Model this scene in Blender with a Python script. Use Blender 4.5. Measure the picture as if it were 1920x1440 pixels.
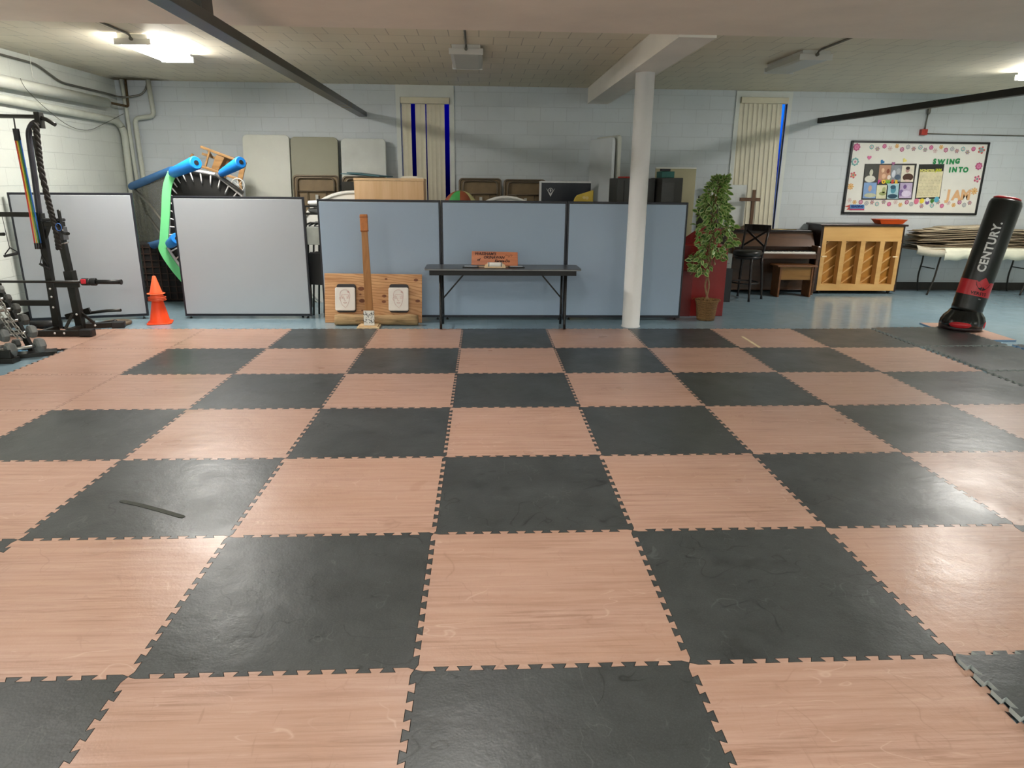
import bpy, bmesh, math, random
from mathutils import Vector, Matrix, Euler
random.seed(7)
PI = math.pi
for _o in list(bpy.data.objects):
    bpy.data.objects.remove(_o)
SC = bpy.context.scene
COL = SC.collection

# ------------------------------------------------------------------ camera, world, exposure
F_PX, PITCH, YAW, ROLL = 1297.5, 0.2831, 0.048, 0.0105
CAM = Vector((0.2063, -8.1293, 1.70))
_fw = Vector((math.sin(YAW)*math.cos(PITCH), math.cos(YAW)*math.cos(PITCH), -math.sin(PITCH)))
_r0 = Vector((math.cos(YAW), -math.sin(YAW), 0)); _u0 = _r0.cross(_fw)
_r = _r0*math.cos(ROLL) + _u0*math.sin(ROLL); _u = _r.cross(_fw)
camd = bpy.data.cameras.new('camera'); camd.sensor_width = 36; camd.lens = F_PX/1920*36
camd.clip_start = 0.05; camd.clip_end = 200
cam = bpy.data.objects.new('camera', camd); COL.objects.link(cam)
cam.matrix_world = Matrix(((_r.x, _u.x, -_fw.x, CAM.x), (_r.y, _u.y, -_fw.y, CAM.y), (_r.z, _u.z, -_fw.z, CAM.z), (0, 0, 0, 1)))
SC.camera = cam
SC.view_settings.view_transform = 'Standard'
SC.view_settings.look = 'None'
SC.view_settings.gamma = 1
SC.view_settings.use_curve_mapping = False
SC.view_settings.exposure = 2.12
LAMP_POWER = 15.0

# dusk sky seen between the blind slats
W = bpy.data.worlds.new('dusk_sky'); SC.world = W; W.use_nodes = True
_n = W.node_tree.nodes; _l = W.node_tree.links
_bg = _n['Background']
_tc = _n.new('ShaderNodeTexCoord'); _sx = _n.new('ShaderNodeSeparateXYZ'); _rp = _n.new('ShaderNodeValToRGB')
_l.new(_tc.outputs['Generated'], _sx.inputs[0]); _ma = _n.new('ShaderNodeMath'); _ma.operation = 'MULTIPLY_ADD'; _ma.inputs[1].default_value = 2.4; _ma.inputs[2].default_value = 0.3
_l.new(_sx.outputs['X'], _ma.inputs[0]); _mb = _n.new('ShaderNodeMath'); _mb.operation = 'MULTIPLY'
_l.new(_sx.outputs['Z'], _mb.inputs[0]); _l.new(_ma.outputs[0], _mb.inputs[1]); _l.new(_mb.outputs[0], _rp.inputs['Fac'])
_e = _rp.color_ramp.elements
_e[0].position = 0.0; _e[0].color = (0.0, 0.0, 0.004, 1)
_e[1].position = 0.11; _e[1].color = (0.002, 0.05, 0.30, 1)
_m = _e.new(0.035); _m.color = (0.0, 0.0, 0.065, 1)
_l.new(_rp.outputs['Color'], _bg.inputs['Color']); _bg.inputs['Strength'].default_value = 1.0

def ray(px, py):
    return _fw*F_PX + _r*(px-960) - _u*(py-720)
def at_y(px, py, Y):
    d = ray(px, py); return CAM + d*((Y-CAM.y)/d.y)
def at_z(px, py, Z):
    d = ray(px, py); return CAM + d*((Z-CAM.z)/d.z)
def at_x(px, py, X):
    d = ray(px, py); return CAM + d*((X-CAM.x)/d.x)

# ------------------------------------------------------------------ materials
def lin(c):
    if isinstance(c, str):
        c = [int(c[i:i+2], 16)/255 for i in (0, 2, 4)]
    return tuple((v/12.92 if v <= 0.04045 else ((v+0.055)/1.055)**2.4) for v in c) + (1,)
MATS = {}
class NT:
    def __init__(s, name):
        s.m = bpy.data.materials.new(name); s.m.use_nodes = True
        s.n = s.m.node_tree.nodes; s.l = s.m.node_tree.links
        s.b = s.n['Principled BSDF']
    def new(s, t, **k):
        o = s.n.new(t)
        for a, v in k.items():
            setattr(o, a, v)
        return o
    def link(s, a, b): s.l.new(a, b)
    def noise(s, vec, scale, detail=3, rough=0.5, dist=0.0):
        o = s.new('ShaderNodeTexNoise'); o.inputs['Scale'].default_value = scale
        o.inputs['Detail'].default_value = detail; o.inputs['Roughness'].default_value = rough
        o.inputs['Distortion'].default_value = dist
        if vec is not None: s.link(vec, o.inputs['Vector'])
        return o.outputs['Fac']
    def mapping(s, vec, scale=(1, 1, 1), loc=(0, 0, 0), rot=(0, 0, 0)):
        o = s.new('ShaderNodeMapping'); o.inputs['Scale'].default_value = scale
        o.inputs['Location'].default_value = loc; o.inputs['Rotation'].default_value = rot
        s.link(vec, o.inputs['Vector']); return o.outputs['Vector']
    def ramp(s, fac, stops):
        o = s.new('ShaderNodeValToRGB'); e = o.color_ramp.elements
        e[0].position, e[0].color = stops[0][0], stops[0][1]
        e[1].position, e[1].color = stops[-1][0], stops[-1][1]
        for p, c in stops[1:-1]:
            x = e.new(p); x.color = c
        s.link(fac, o.inputs['Fac']); return o.outputs['Color']
    def mix(s, fac, a, b, mode='MIX'):
        o = s.new('ShaderNodeMix', data_type='RGBA', blend_type=mode)
        for v, k in ((fac, 0), (a, 6), (b, 7)):
            if hasattr(v, 'is_linked') or hasattr(v, 'links'): s.link(v, o.inputs[k])
            else: o.inputs[k].default_value = v
        return o.outputs[2]
    def math(s, op, a, b=0.0):
        o = s.new('ShaderNodeMath', operation=op)
        for v, k in ((a, 0), (b, 1)):
            if hasattr(v, 'links'): s.link(v, o.inputs[k])
            else: o.inputs[k].default_value = v
        return o.outputs[0]
    def bump(s, h, strength=0.3, dist=0.01):
        o = s.new('ShaderNodeBump'); o.inputs['Strength'].default_value = strength
        o.inputs['Distance'].default_value = dist; s.link(h, o.inputs['Height'])
        s.link(o.outputs['Normal'], s.b.inputs['Normal'])
    def color(s, c): s.link(c, s.b.inputs['Base Color'])
    def obj(s): return s.new('ShaderNodeTexCoord').outputs['Object']
    def pos(s): return s.new('ShaderNodeNewGeometry').outputs['Position']

def P(name, c, rough=0.5, metal=0.0, vary=0.12, scale=8, bump=0.0, coat=0.0, spec=0.5):
    """Plain painted/plastic/metal surface with a little procedural mottling."""
    if name in MATS: return MATS[name]
    t = NT(name); b = t.b; c = lin(c)
    b.inputs['Roughness'].default_value = rough; b.inputs['Metallic'].default_value = metal
    b.inputs['Coat Weight'].default_value = coat; b.inputs['Specular IOR Level'].default_value = spec
    f = t.noise(t.obj(), scale, 4, 0.6)
    lo = tuple(max(0, v*(1-vary)) for v in c[:3])+(1,); hi = tuple(min(1, v*(1+vary)) for v in c[:3])+(1,)
    t.color(t.ramp(f, [(0.3, lo), (0.7, hi)]))
    if bump: t.bump(t.noise(t.obj(), scale*12, 3), bump, 0.004)
    MATS[name] = t.m; return t.m

def WOOD(name, c1, c2, axis='x', scale=6, stretch=14, rough=0.45, rings=0.0, glossy=0.0):
    if name in MATS: return MATS[name]
    t = NT(name); sc = {'x': (1, stretch, stretch), 'y': (stretch, 1, stretch), 'z': (stretch, stretch, 1)}[axis]
    v = t.mapping(t.obj(), sc)
    f = t.noise(v, scale/4, 5, 0.6, 0.6)
    g = t.ramp(f, [(0.25, lin(c2)), (0.6, lin(c1)), (0.85, lin(c1))])
    if rings:
        w = t.new('ShaderNodeTexWave', wave_type='RINGS', rings_direction='Y')
        w.inputs['Scale'].default_value = rings; w.inputs['Distortion'].default_value = 9
        w.inputs['Detail'].default_value = 2; w.inputs['Detail Scale'].default_value = 0.8
        t.link(t.mapping(t.obj(), (0.55, 1.0, 1.9), (0.3, 0, 0.2)), w.inputs['Vector'])
        g = t.mix(t.ramp(w.outputs['Fac'], [(0.0, (0.75, 0.75, 0.75, 1)), (0.32, (0.0, 0.0, 0.0, 1))]), g, lin(c2))
    t.color(g); t.b.inputs['Roughness'].default_value = rough; t.b.inputs['Coat Weight'].default_value = glossy
    t.bump(f, 0.1, 0.003)
    MATS[name] = t.m; return t.m

def EMIT(name, c, strength):
    t = NT(name); t.b.inputs['Base Color'].default_value = (.9, .9, .88, 1)
    t.b.inputs['Emission Color'].default_value = c if len(c) == 4 else lin(c)
    t.b.inputs['Emission Strength'].default_value = strength
    MATS[name] = t.m; return t.m

def block_wall(name, swap, c, w=0.4, h=0.2):
    """Painted concrete block: courses of 0.2 m with shallow joints and faint grime."""
    t = NT(name); p = t.pos(); sp = t.new('ShaderNodeSeparateXYZ'); t.link(p, sp.inputs[0])
    cb = t.new('ShaderNodeCombineXYZ'); t.link(sp.outputs[swap], cb.inputs[0]); t.link(sp.outputs['Z'], cb.inputs[1])
    br = t.new('ShaderNodeTexBrick'); t.link(t.mapping(cb.outputs[0], loc=(0.07, 0.045, 0)), br.inputs['Vector'])
    br.inputs['Scale'].default_value = 1; br.inputs['Brick Width'].default_value = w*1.03; br.inputs['Row Height'].default_value = h*1.03
    br.inputs['Mortar Size'].default_value = 0.004; br.inputs['Mortar Smooth'].default_value = 0.6; br.offset = 0.5
    br.inputs['Color1'].default_value = lin(c); br.inputs['Color2'].default_value = tuple(v*0.95 for v in lin(c)[:3])+(1,)
    br.inputs['Mortar'].default_value = tuple(v*0.80 for v in lin(c)[:3])+(1,)
    n1 = t.noise(p, 1.3, 5, 0.65); n2 = t.noise(p, 14, 4, 0.7)
    g = t.mix(t.ramp(n1, [(0.35, (0.0, 0, 0, 1)), (0.75, (0.18, 0.18, 0.18, 1))]), br.outputs['Color'], lin('A9B0A2'))
    g = t.mix(t.ramp(n2, [(0.62, (0, 0, 0, 1)), (0.75, (0.22, 0.22, 0.22, 1))]), g, lin('8F948C'))
    t.color(g); t.b.inputs['Roughness'].default_value = 0.55
    h_ = t.math('ADD', t.math('MULTIPLY', br.outputs['Fac'], -1.0), t.math('MULTIPLY', t.noise(p, 60, 3), 0.35))
    t.bump(h_, 0.45, 0.006)
    MATS[name] = t.m; return t.m

def ceiling_mat():
    t = NT('painted_ceiling_block'); p = t.pos()
    br = t.new('ShaderNodeTexBrick'); t.link(t.mapping(p, loc=(0.1, 0.32, 0)), br.inputs['Vector'])
    br.inputs['Scale'].default_value = 1; br.inputs['Brick Width'].default_value = 0.305; br.inputs['Row Height'].default_value = 0.41
    br.inputs['Mortar Size'].default_value = 0.0045; br.inputs['Mortar Smooth'].default_value = 0.2; br.offset = 0.5
    c = lin('E7DFC8')
    br.inputs['Color1'].default_value = c; br.inputs['Color2'].default_value = tuple(v*0.95 for v in c[:3])+(1,)
    br.inputs['Mortar'].default_value = tuple(v*0.55 for v in c[:3])+(1,)
    n = t.noise(p, 0.9, 4, 0.6)
    g_ = (t.mix(t.ramp(n, [(0.4, (0, 0, 0, 1)), (0.75, (0.3, 0.3, 0.3, 1))]), br.outputs['Color'], lin('D6CBB0')))
    dv = t.new('ShaderNodeVectorMath', operation='DISTANCE'); t.link(p, dv.inputs[0]); dv.inputs[1].default_value = (-4.95, 3.5, ZC)
    st = t.math('SUBTRACT', t.math('ADD', dv.outputs['Value'], t.math('MULTIPLY', t.noise(p, 7, 4, .7), -.5)), 0.0)
    t.color(t.mix(t.ramp(st, [(0.05, (.9, .9, .9, 1)), (0.32, (0, 0, 0, 1))]), g_, lin('5A4A22')))
    t.b.inputs['Roughness'].default_value = 0.7
    h_ = t.math('ADD', t.math('MULTIPLY', br.outputs['Fac'], -1.0), t.math('MULTIPLY', t.noise(p, 45, 3), 0.3))
    t.bump(h_, 0.5, 0.006); return t.m

def floor_mat():
    t = NT('blue_vinyl_floor'); p = t.pos()
    v = t.mapping(p, (1, 9, 1)); f = t.noise(v, 5, 5, 0.7); f2 = t.noise(p, 1.2, 3)
    g = t.ramp(f, [(0.3, lin('748D99')), (0.7, lin('8DA5B0'))])
    g = t.mix(t.ramp(f2, [(0.4, (0, 0, 0, 1)), (0.7, (0.35, 0.35, 0.35, 1))]), g, lin('98ABB2'))
    br = t.new('ShaderNodeTexBrick'); t.link(p, br.inputs['Vector']); br.offset = 0.0
    br.inputs['Brick Width'].default_value = 0.305; br.inputs['Row Height'].default_value = 0.305
    br.inputs['Scale'].default_value = 1; br.inputs['Mortar Size'].default_value = 0.0015
    g = t.mix(t.math('MULTIPLY', br.outputs['Fac'], 0.35), g, lin('566A75'))
    t.color(g); t.link(t.ramp(t.noise(p, 6, 4), [(0.3, (0.13, 0.13, 0.13, 1)), (0.7, (0.24, 0.24, 0.24, 1))]), t.b.inputs['Roughness'])
    t.b.inputs['Specular IOR Level'].default_value = 0.7
    t.bump(t.noise(p, 18, 2), 0.04, 0.004); return t.m

def tile_mat(kind):
    """Puzzle mat top: wood-print or black rubber skin, both scuffed."""
    t = NT('puzzle_mat_'+kind); p = t.obj()
    oi = t.new('ShaderNodeObjectInfo'); rnd = oi.outputs['Random']
    cmb = t.new('ShaderNodeCombineXYZ')
    t.link(t.math('MULTIPLY', rnd, 37.0), cmb.inputs[0]); t.link(t.math('MULTIPLY', rnd, 91.0), cmb.inputs[1])
    va = t.new('ShaderNodeVectorMath', operation='ADD'); t.link(p, va.inputs[0]); t.link(cmb.outputs[0], va.inputs[1]); q = va.outputs[0]
    worn = t.noise(q, 1.6, 3, 0.6)
    scr = t.noise(t.mapping(q, (2.2, 26, 1), rot=(0, 0, 0.5)), 1.6, 3, 0.75, 0.5)
    scr2 = t.noise(t.mapping(q, (24, 2.0, 1), rot=(0, 0, 0.25)), 1.4, 3, 0.75, 0.7)
    def scratch(vec, sc, w, thr, det=2):
        n_ = t.noise(vec, sc, det, 0.55, 0.4); m_ = t.noise(vec, sc*.8, 2, 0.5)
        ln_ = t.ramp(t.math('ABSOLUTE', t.math('SUBTRACT', n_, 0.5)), [(0.0, (1, 1, 1, 1)), (w, (0, 0, 0, 1))])
        return t.math('MULTIPLY', ln_, t.ramp(m_, [(thr, (0, 0, 0, 1)), (thr+.05, (1, 1, 1, 1))]))
    s1 = scratch(t.mapping(q, (1, 1, 1), loc=(3, 1, 0), rot=(0, 0, .4)), 2.6, .006, .53); s2 = scratch(t.mapping(q, (.7, 1.6, 1), loc=(9, 5, 0), rot=(0, 0, -.5)), 3.5, .008, .55)
    s3 = scratch(t.mapping(q, (1.3, .8, 1), loc=(5, 8, 0), rot=(0, 0, .9)), 6.0, .010, .56)
    if kind == 'wood':
        gr = t.noise(t.mapping(q, (1.3, 30, 1)), 1.0, 8, 0.70, 0.45)
        fine = t.noise(t.mapping(q, (5, 150, 1)), 1.0, 4, 0.65)
        broad = t.noise(t.mapping(q, (.8, 3.2, 1)), 1.3, 3, 0.5)
        g = t.ramp(gr, [(0.25, lin('9E7B6B')), (0.42, lin('B18D7C')), (0.60, lin('BD9B8B')), (0.8, lin('C8A898'))])
        g = t.mix(t.ramp(fine, [(0.45, (0, 0, 0, 1)), (0.75, (0.30, 0.30, 0.30, 1))]), g, lin('A37D6A'))
        g = t.mix(t.ramp(broad, [(0.4, (0, 0, 0, 1)), (0.7, (0.30, 0.30, 0.30, 1))]), g, lin('AC8469'))
        pt = t.noise(t.mapping(q, (2.2, 60, 1), loc=(4, 2, 0)), 1.0, 5, 0.7, 0.5); pm = t.noise(t.mapping(q, (1, 2.2, 1), loc=(7, 3, 0)), 1.6, 2, 0.5)
        g = t.mix(t.math('MULTIPLY', t.ramp(pt, [(0.5, (0, 0, 0, 1)), (0.62, (.75, .75, .75, 1))]), t.ramp(pm, [(0.42, (0, 0, 0, 1)), (0.62, (1, 1, 1, 1))])), g, lin('8F6A58'))
        g = t.mix(t.math('MULTIPLY', rnd, 0.14), g, lin('CFA68E'))
        g = t.mix(t.ramp(scr, [(0.64, (0, 0, 0, 1)), (0.72, (0.22, 0.22, 0.22, 1))]), g, lin('E6CCBC'))
        g = t.mix(t.ramp(scr2, [(0.66, (0, 0, 0, 1)), (0.72, (0.3, 0.3, 0.3, 1))]), g, lin('8E6A58'))
        g = t.mix(t.ramp(t.noise(q, 4, 2, 0.5), [(0.69, (0, 0, 0, 1)), (0.72, (0.25, 0.25, 0.25, 1))]), g, lin('93694E'))
        g = t.mix(t.math('MULTIPLY', s1, .35), g, lin('8A6654')); g = t.mix(t.math('MULTIPLY', s2, .3), g, lin('E2C6B8')); g = t.mix(t.math('MULTIPLY', s3, .25), g, lin('95705E'))
        t.color(g)
        t.link(t.ramp(worn, [(0.3, (0.27, 0.27, 0.27, 1)), (0.7, (0.42, 0.42, 0.42, 1))]), t.b.inputs['Roughness'])
    else:
        g = t.ramp(t.noise(q, 3.5, 5, 0.7), [(0.3, lin('343636')), (0.7, lin('444747'))])
        g = t.mix(t.ramp(t.noise(q, 150, 2, 0.8), [(0.45, (0, 0, 0, 1)), (0.8, (0.4, 0.4, 0.4, 1))]), g, lin('5C6060'))
        g = t.mix(t.ramp(scr, [(0.66, (0, 0, 0, 1)), (0.73, (0.4, 0.4, 0.4, 1))]), g, lin('262727'))
        g = t.mix(t.ramp(scr2, [(0.68, (0, 0, 0, 1)), (0.74, (0.3, 0.3, 0.3, 1))]), g, lin('6C716E'))
        g = t.mix(t.math('MULTIPLY', s1, .8), g, lin('1C1D1D')); g = t.mix(t.math('MULTIPLY', s2, .7), g, lin('202121')); g = t.mix(t.math('MULTIPLY', s3, .4), g, lin('6A6E6C'))
        g = t.mix(t.ramp(t.noise(q, 3.0, 3, .6), [(0.62, (0, 0, 0, 1)), (0.70, (.5, .5, .5, 1))]), g, lin('262827'))
        t.color(g)
        t.link(t.ramp(worn, [(0.3, (0.28, 0.28, 0.28, 1)), (0.7, (0.42, 0.42, 0.42, 1))]), t.b.inputs['Roughness'])
        t.b.inputs['Specular IOR Level'].default_value = 0.45
    hb = t.math('ADD', t.math('MULTIPLY', t.noise(q, 7, 4, 0.6), 1.0), t.math('MULTIPLY', t.noise(q, 120, 2), 0.12))
    t.bump(hb, 0.35, 0.008); return t.m

def fabric_mat(name, c):
    t = NT(name); p = t.obj()
    f = t.noise(t.mapping(p, (1, 1, 1)), 260, 2, 0.7); f2 = t.noise(p, 1.2, 4, 0.6)
    g = t.ramp(f, [(0.3, tuple(v*0.86 for v in lin(c)[:3])+(1,)), (0.7, lin(c))])
    g = t.mix(t.ramp(f2, [(0.4, (0, 0, 0, 1)), (0.75, (0.35, 0.35, 0.35, 1))]), g, tuple(v*0.86 for v in lin(c)[:3])+(1,))
    t.color(g); t.b.inputs['Roughness'].default_value = 0.9; t.b.inputs['Sheen Weight'].default_value = 0.2
    t.bump(f, 0.25, 0.002); MATS[name] = t.m; return t.m

def net_mat():
    t = NT('dark_mesh_net'); p = t.obj()
    out = t.n['Material Output']; tr = t.new('ShaderNodeBsdfTransparent'); mx = t.new('ShaderNodeMixShader')
    t.b.inputs['Base Color'].default_value = lin('4A483C'); t.b.inputs['Roughness'].default_value = 0.8
    ck = t.noise(p, 60, 2); t.link(t.ramp(ck, [(0.35, (0.72, 0.72, 0.72, 1)), (0.7, (0.9, 0.9, 0.9, 1))]), mx.inputs[0])
    t.link(tr.outputs[0], mx.inputs[1]); t.link(t.b.outputs[0], mx.inputs[2]); t.link(mx.outputs[0], out.inputs['Surface'])
    return t.m

# ------------------------------------------------------------------ mesh helpers
def wmat(o):
    m = o.matrix_basis.copy()
    while o.parent:
        o = o.parent; m = o.matrix_basis @ m
    return m
def frame(o, x, y, z=None):
    x = Vector(x).normalized(); y = Vector(y); z = x.cross(y).normalized(); y = z.cross(x)
    return Matrix(((x.x, y.x, z.x, o[0]), (x.y, y.y, z.y, o[1]), (x.z, y.z, z.z, o[2]), (0, 0, 0, 1)))
class MB:
    def __init__(s): s.v = []; s.f = []; s.m = []; s.s = []; s.T = None
    def add(s, vs, fs, m=0, sm=False):
        k = len(s.v)
        vs = [Vector(v) for v in vs]
        if s.T is not None: vs = [s.T @ v for v in vs]
        s.v += vs; s.f += [tuple(i+k for i in f) for f in fs]; s.m += [m]*len(fs); s.s += [sm]*len(fs); return s
    def box(s, x0, x1, y0, y1, z0, z1, m=0):
        return s.add([(x, y, z) for x in (x0, x1) for y in (y0, y1) for z in (z0, z1)],
                     [(0, 1, 3, 2), (4, 6, 7, 5), (0, 4, 5, 1), (2, 3, 7, 6), (0, 2, 6, 4), (1, 5, 7, 3)], m)
    def obox(s, c, sz, rot=(0, 0, 0), m=0):
        M = Matrix.Translation(c) @ Euler(rot).to_matrix().to_4x4(); h = [d/2 for d in sz]
        vs = [M @ Vector((x, y, z)) for x in (-h[0], h[0]) for y in (-h[1], h[1]) for z in (-h[2], h[2])]
        return s.add(vs, [(0, 1, 3, 2), (4, 6, 7, 5), (0, 4, 5, 1), (2, 3, 7, 6), (0, 2, 6, 4), (1, 5, 7, 3)], m)
    def beam(s, a, b, w, h, up=(0, 0, 1), m=0, w2=None, h2=None):
        a = Vector(a); b = Vector(b); d = (b-a).normalized(); x = d.cross(Vector(up))
        if x.length < 1e-4: x = d.cross(Vector((0, 1, 0)))
        x.normalize(); y = x.cross(d)
        w2 = w if w2 is None else w2; h2 = h if h2 is None else h2
        vs = [a+x*i*w/2+y*j*h/2 for i, j in ((-1, -1), (1, -1), (1, 1), (-1, 1))] + [b+x*i*w2/2+y*j*h2/2 for i, j in ((-1, -1), (1, -1), (1, 1), (-1, 1))]
        return s.add(vs, [(0, 3, 2, 1), (4, 5, 6, 7), (0, 1, 5, 4), (1, 2, 6, 5), (2, 3, 7, 6), (3, 0, 4, 7)], m)
    def tube(s, pts, r, n=10, m=0, closed=False, caps=True):
        pts = [Vector(p) for p in pts]; N = len(pts)
        rs = r if isinstance(r, (list, tuple)) else [r]*N
        def tan(i):
            a = pts[(i-1) % N] if (closed or i > 0) else pts[i]; b = pts[(i+1) % N] if (closed or i < N-1) else pts[i]
            return (b-a).normalized()
        t0 = tan(0); ref = Vector((0, 0, 1)) if abs(t0.z) < 0.9 else Vector((0, 1, 0))
        x = t0.cross(ref).normalized(); vs = []
        for i in range(N):
            t = tan(i); x = (x - t*x.dot(t))
            if x.length < 1e-5: x = t.orthogonal()
            x.normalize(); y = t.cross(x)
            for k in range(n):
                a = 2*PI*k/n; vs.append(pts[i] + (x*math.cos(a)+y*math.sin(a))*rs[i])
        fs = []; L = N if closed else N-1
        for i in range(L):
            for k in range(n):
                j = (i+1) % N; fs.append((i*n+k, i*n+(k+1) % n, j*n+(k+1) % n, j*n+k))
        s.add(vs, fs, m, True)
        if caps and not closed:
            k0 = len(s.v)-len(vs)
            s.f += [tuple(k0+i for i in reversed(range(n))), tuple(k0+(N-1)*n+i for i in range(n))]; s.m += [m, m]; s.s += [False, False]
        return s
    def lathe(s, prof, M=None, n=24, m=0, sm=True, caps=True):
        M = M or Matrix.Identity(4); vs = []
        for r, z in prof:
            for k in range(n):
                a = 2*PI*k/n; vs.append(M @ Vector((r*math.cos(a), r*math.sin(a), z)))
        fs = [(i*n+k, i*n+(k+1) % n, (i+1)*n+(k+1) % n, (i+1)*n+k) for i in range(len(prof)-1) for k in range(n)]
        s.add(vs, fs, m, sm)
        if caps:
            k0 = len(s.v)-len(vs)
            s.f += [tuple(k0+i for i in reversed(range(n))), tuple(k0+(len(prof)-1)*n+i for i in range(n))]; s.m += [m, m]; s.s += [False, False]
        return s
    def prism(s, poly, t, M=None, m=0, m_side=None):
        M = M or Matrix.Identity(4); n = len(poly)
        vs = [M @ Vector((p[0], p[1], t)) for p in poly] + [M @ Vector((p[0], p[1], 0)) for p in poly]
        s.add(vs, [tuple(range(n)), tuple(reversed(range(n, 2*n)))], m)
        k0 = len(s.v)-2*n
        s.f += [(k0+i, k0+n+i, k0+n+(i+1) % n, k0+(i+1) % n) for i in range(n)]
        s.m += [m if m_side is None else m_side]*n; s.s += [False]*n; return s
    def ell(s, c, r, n=12, m=0, M=None):
        prof = [(math.sin(PI*i/8)*1.0 + 1e-4, -math.cos(PI*i/8)) for i in range(9)]
        T = Matrix.Translation(c) @ (M or Matrix.Identity(4)) @ Matrix.Diagonal((r[0], r[1], r[2], 1))
        return s.lathe(prof, T, n, m)
    def build(s, name, mats, parent=None, origin=None, bevel=0.0, seg=2):
        if not isinstance(mats, (list, tuple)): mats = [mats]
        vs = s.v
        if parent is not None:
            inv = wmat(parent).inverted(); vs = [inv @ v for v in vs]; org = Vector((0, 0, 0))
        elif origin is not None: org = Vector(origin)
        else:
            lo = [min(v[i] for v in vs) for i in range(3)]; hi = [max(v[i] for v in vs) for i in range(3)]
            org = Vector(((lo[0]+hi[0])/2, (lo[1]+hi[1])/2, lo[2]))
        me = bpy.data.meshes.new(name); me.from_pydata([v-org for v in vs], [], s.f)
        for mt in mats: me.materials.append(mt)
        me.polygons.foreach_set('material_index', s.m); me.polygons.foreach_set('use_smooth', s.s)
        bm = bmesh.new(); bm.from_mesh(me); bmesh.ops.recalc_face_normals(bm, faces=bm.faces); bm.to_mesh(me); bm.free()
        o = bpy.data.objects.new(name, me); COL.objects.link(o); o.location = org
        if parent is not None: o.parent = parent
        if bevel:
            b = o.modifiers.new('bevel', 'BEVEL'); b.width = bevel; b.segments = seg; b.limit_method = 'ANGLE'; b.angle_limit = 0.7
        return o
def tag(o, label, cat, group=None, kind=None):
    o['label'] = label; o['category'] = cat
    if group: o['group'] = group
    if kind: o['kind'] = kind
    return o
def thing(name, label, cat, loc=(0, 0, 0), rz=0.0, group=None, rot=None):
    o = bpy.data.objects.new(name, None); COL.objects.link(o); o.empty_display_size = 0.1
    o.location = loc; o.rotation_euler = rot if rot else (0, 0, rz)
    return tag(o, label, cat, group)
def local(t):
    """A mesh builder whose coordinates are those of the thing t."""
    b = MB(); b.T = wmat(t); return b
def struct(o): o['kind'] = 'structure'; return o
def copy_tree(o, parent=None):
    c = o.copy(); COL.objects.link(c)
    if parent is not None: c.parent = parent
    for ch in list(o.children): copy_tree(ch, c)
    return c
def rrect(w, h, r, n=5, cx=0, cy=0):
    out = []
    for sx, sy, a0 in ((1, 1, 0), (-1, 1, 90), (-1, -1, 180), (1, -1, 270)):
        for k in range(n+1):
            a = math.radians(a0+90*k/n); out.append((cx+sx*(w/2-r)+r*math.cos(a), cy+sy*(h/2-r)+r*math.sin(a)))
    return out
def circ(r, n=16, cx=0, cy=0): return [(cx+r*math.cos(2*PI*i/n), cy+r*math.sin(2*PI*i/n)) for i in range(n)]
def smooth_path(pts, k=6):
    pts = [Vector(p) for p in pts]; out = []
    for i in range(len(pts)-1):
        p0 = pts[max(i-1, 0)]; p1 = pts[i]; p2 = pts[i+1]; p3 = pts[min(i+2, len(pts)-1)]
        for j in range(k):
            t = j/k; out.append(0.5*((2*p1)+(p2-p0)*t+(2*p0-5*p1+4*p2-p3)*t*t+(3*p1-p0-3*p2+p3)*t**3))
    return out+[pts[-1]]
_tcache = {}
def text_geo(txt, size, bold=0.0, shear=0.0, space=1.0):
    key = (txt, size, bold, shear, space)
    if key in _tcache: return _tcache[key]
    cu = bpy.data.curves.new('txt', 'FONT'); cu.body = txt; cu.size = size; cu.align_x = 'CENTER'; cu.align_y = 'CENTER'
    cu.offset = bold; cu.shear = shear; cu.space_character = space; cu.resolution_u = 3
    o = bpy.data.objects.new('txt', cu); COL.objects.link(o)
    dg = bpy.context.evaluated_depsgraph_get(); me = o.evaluated_get(dg).to_mesh()
    vs = [v.co.copy() for v in me.vertices]; fs = [tuple(p.vertices) for p in me.polygons]
    o.evaluated_get(dg).to_mesh_clear(); bpy.data.objects.remove(o); bpy.data.curves.remove(cu)
    _tcache[key] = (vs, fs); return vs, fs
def add_text(mb, txt, size, M, m=0, **k):
    vs, fs = text_geo(txt, size, **k); mb.add([M @ v for v in vs], fs, m); return mb

# ------------------------------------------------------------------ shared materials
M_black = P('black_steel', '1C1C1B', 0.38, 0.3, 0.15)
M_blackpl = P('black_plastic', '1B1B1C', 0.45)
M_dark = P('dark_bronze_steel', '33302A', 0.35, 0.5)
M_white = P('white_paint', 'E4E4E2', 0.4, 0, 0.04, 3)
M_trim = P('window_trim_paint', 'D8DBD4', 0.5, 0, 0.05, 3)
M_chrome = P('bright_steel', 'B8B8B6', 0.25, 1.0, 0.1)
M_red = P('red_plastic', 'D2232B', 0.4)
M_paper = P('white_paper', 'EFEDE6', 0.7, 0, 0.04, 3)
M_ink = P('black_ink', '15130F', 0.6, 0, 0.0)

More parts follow.
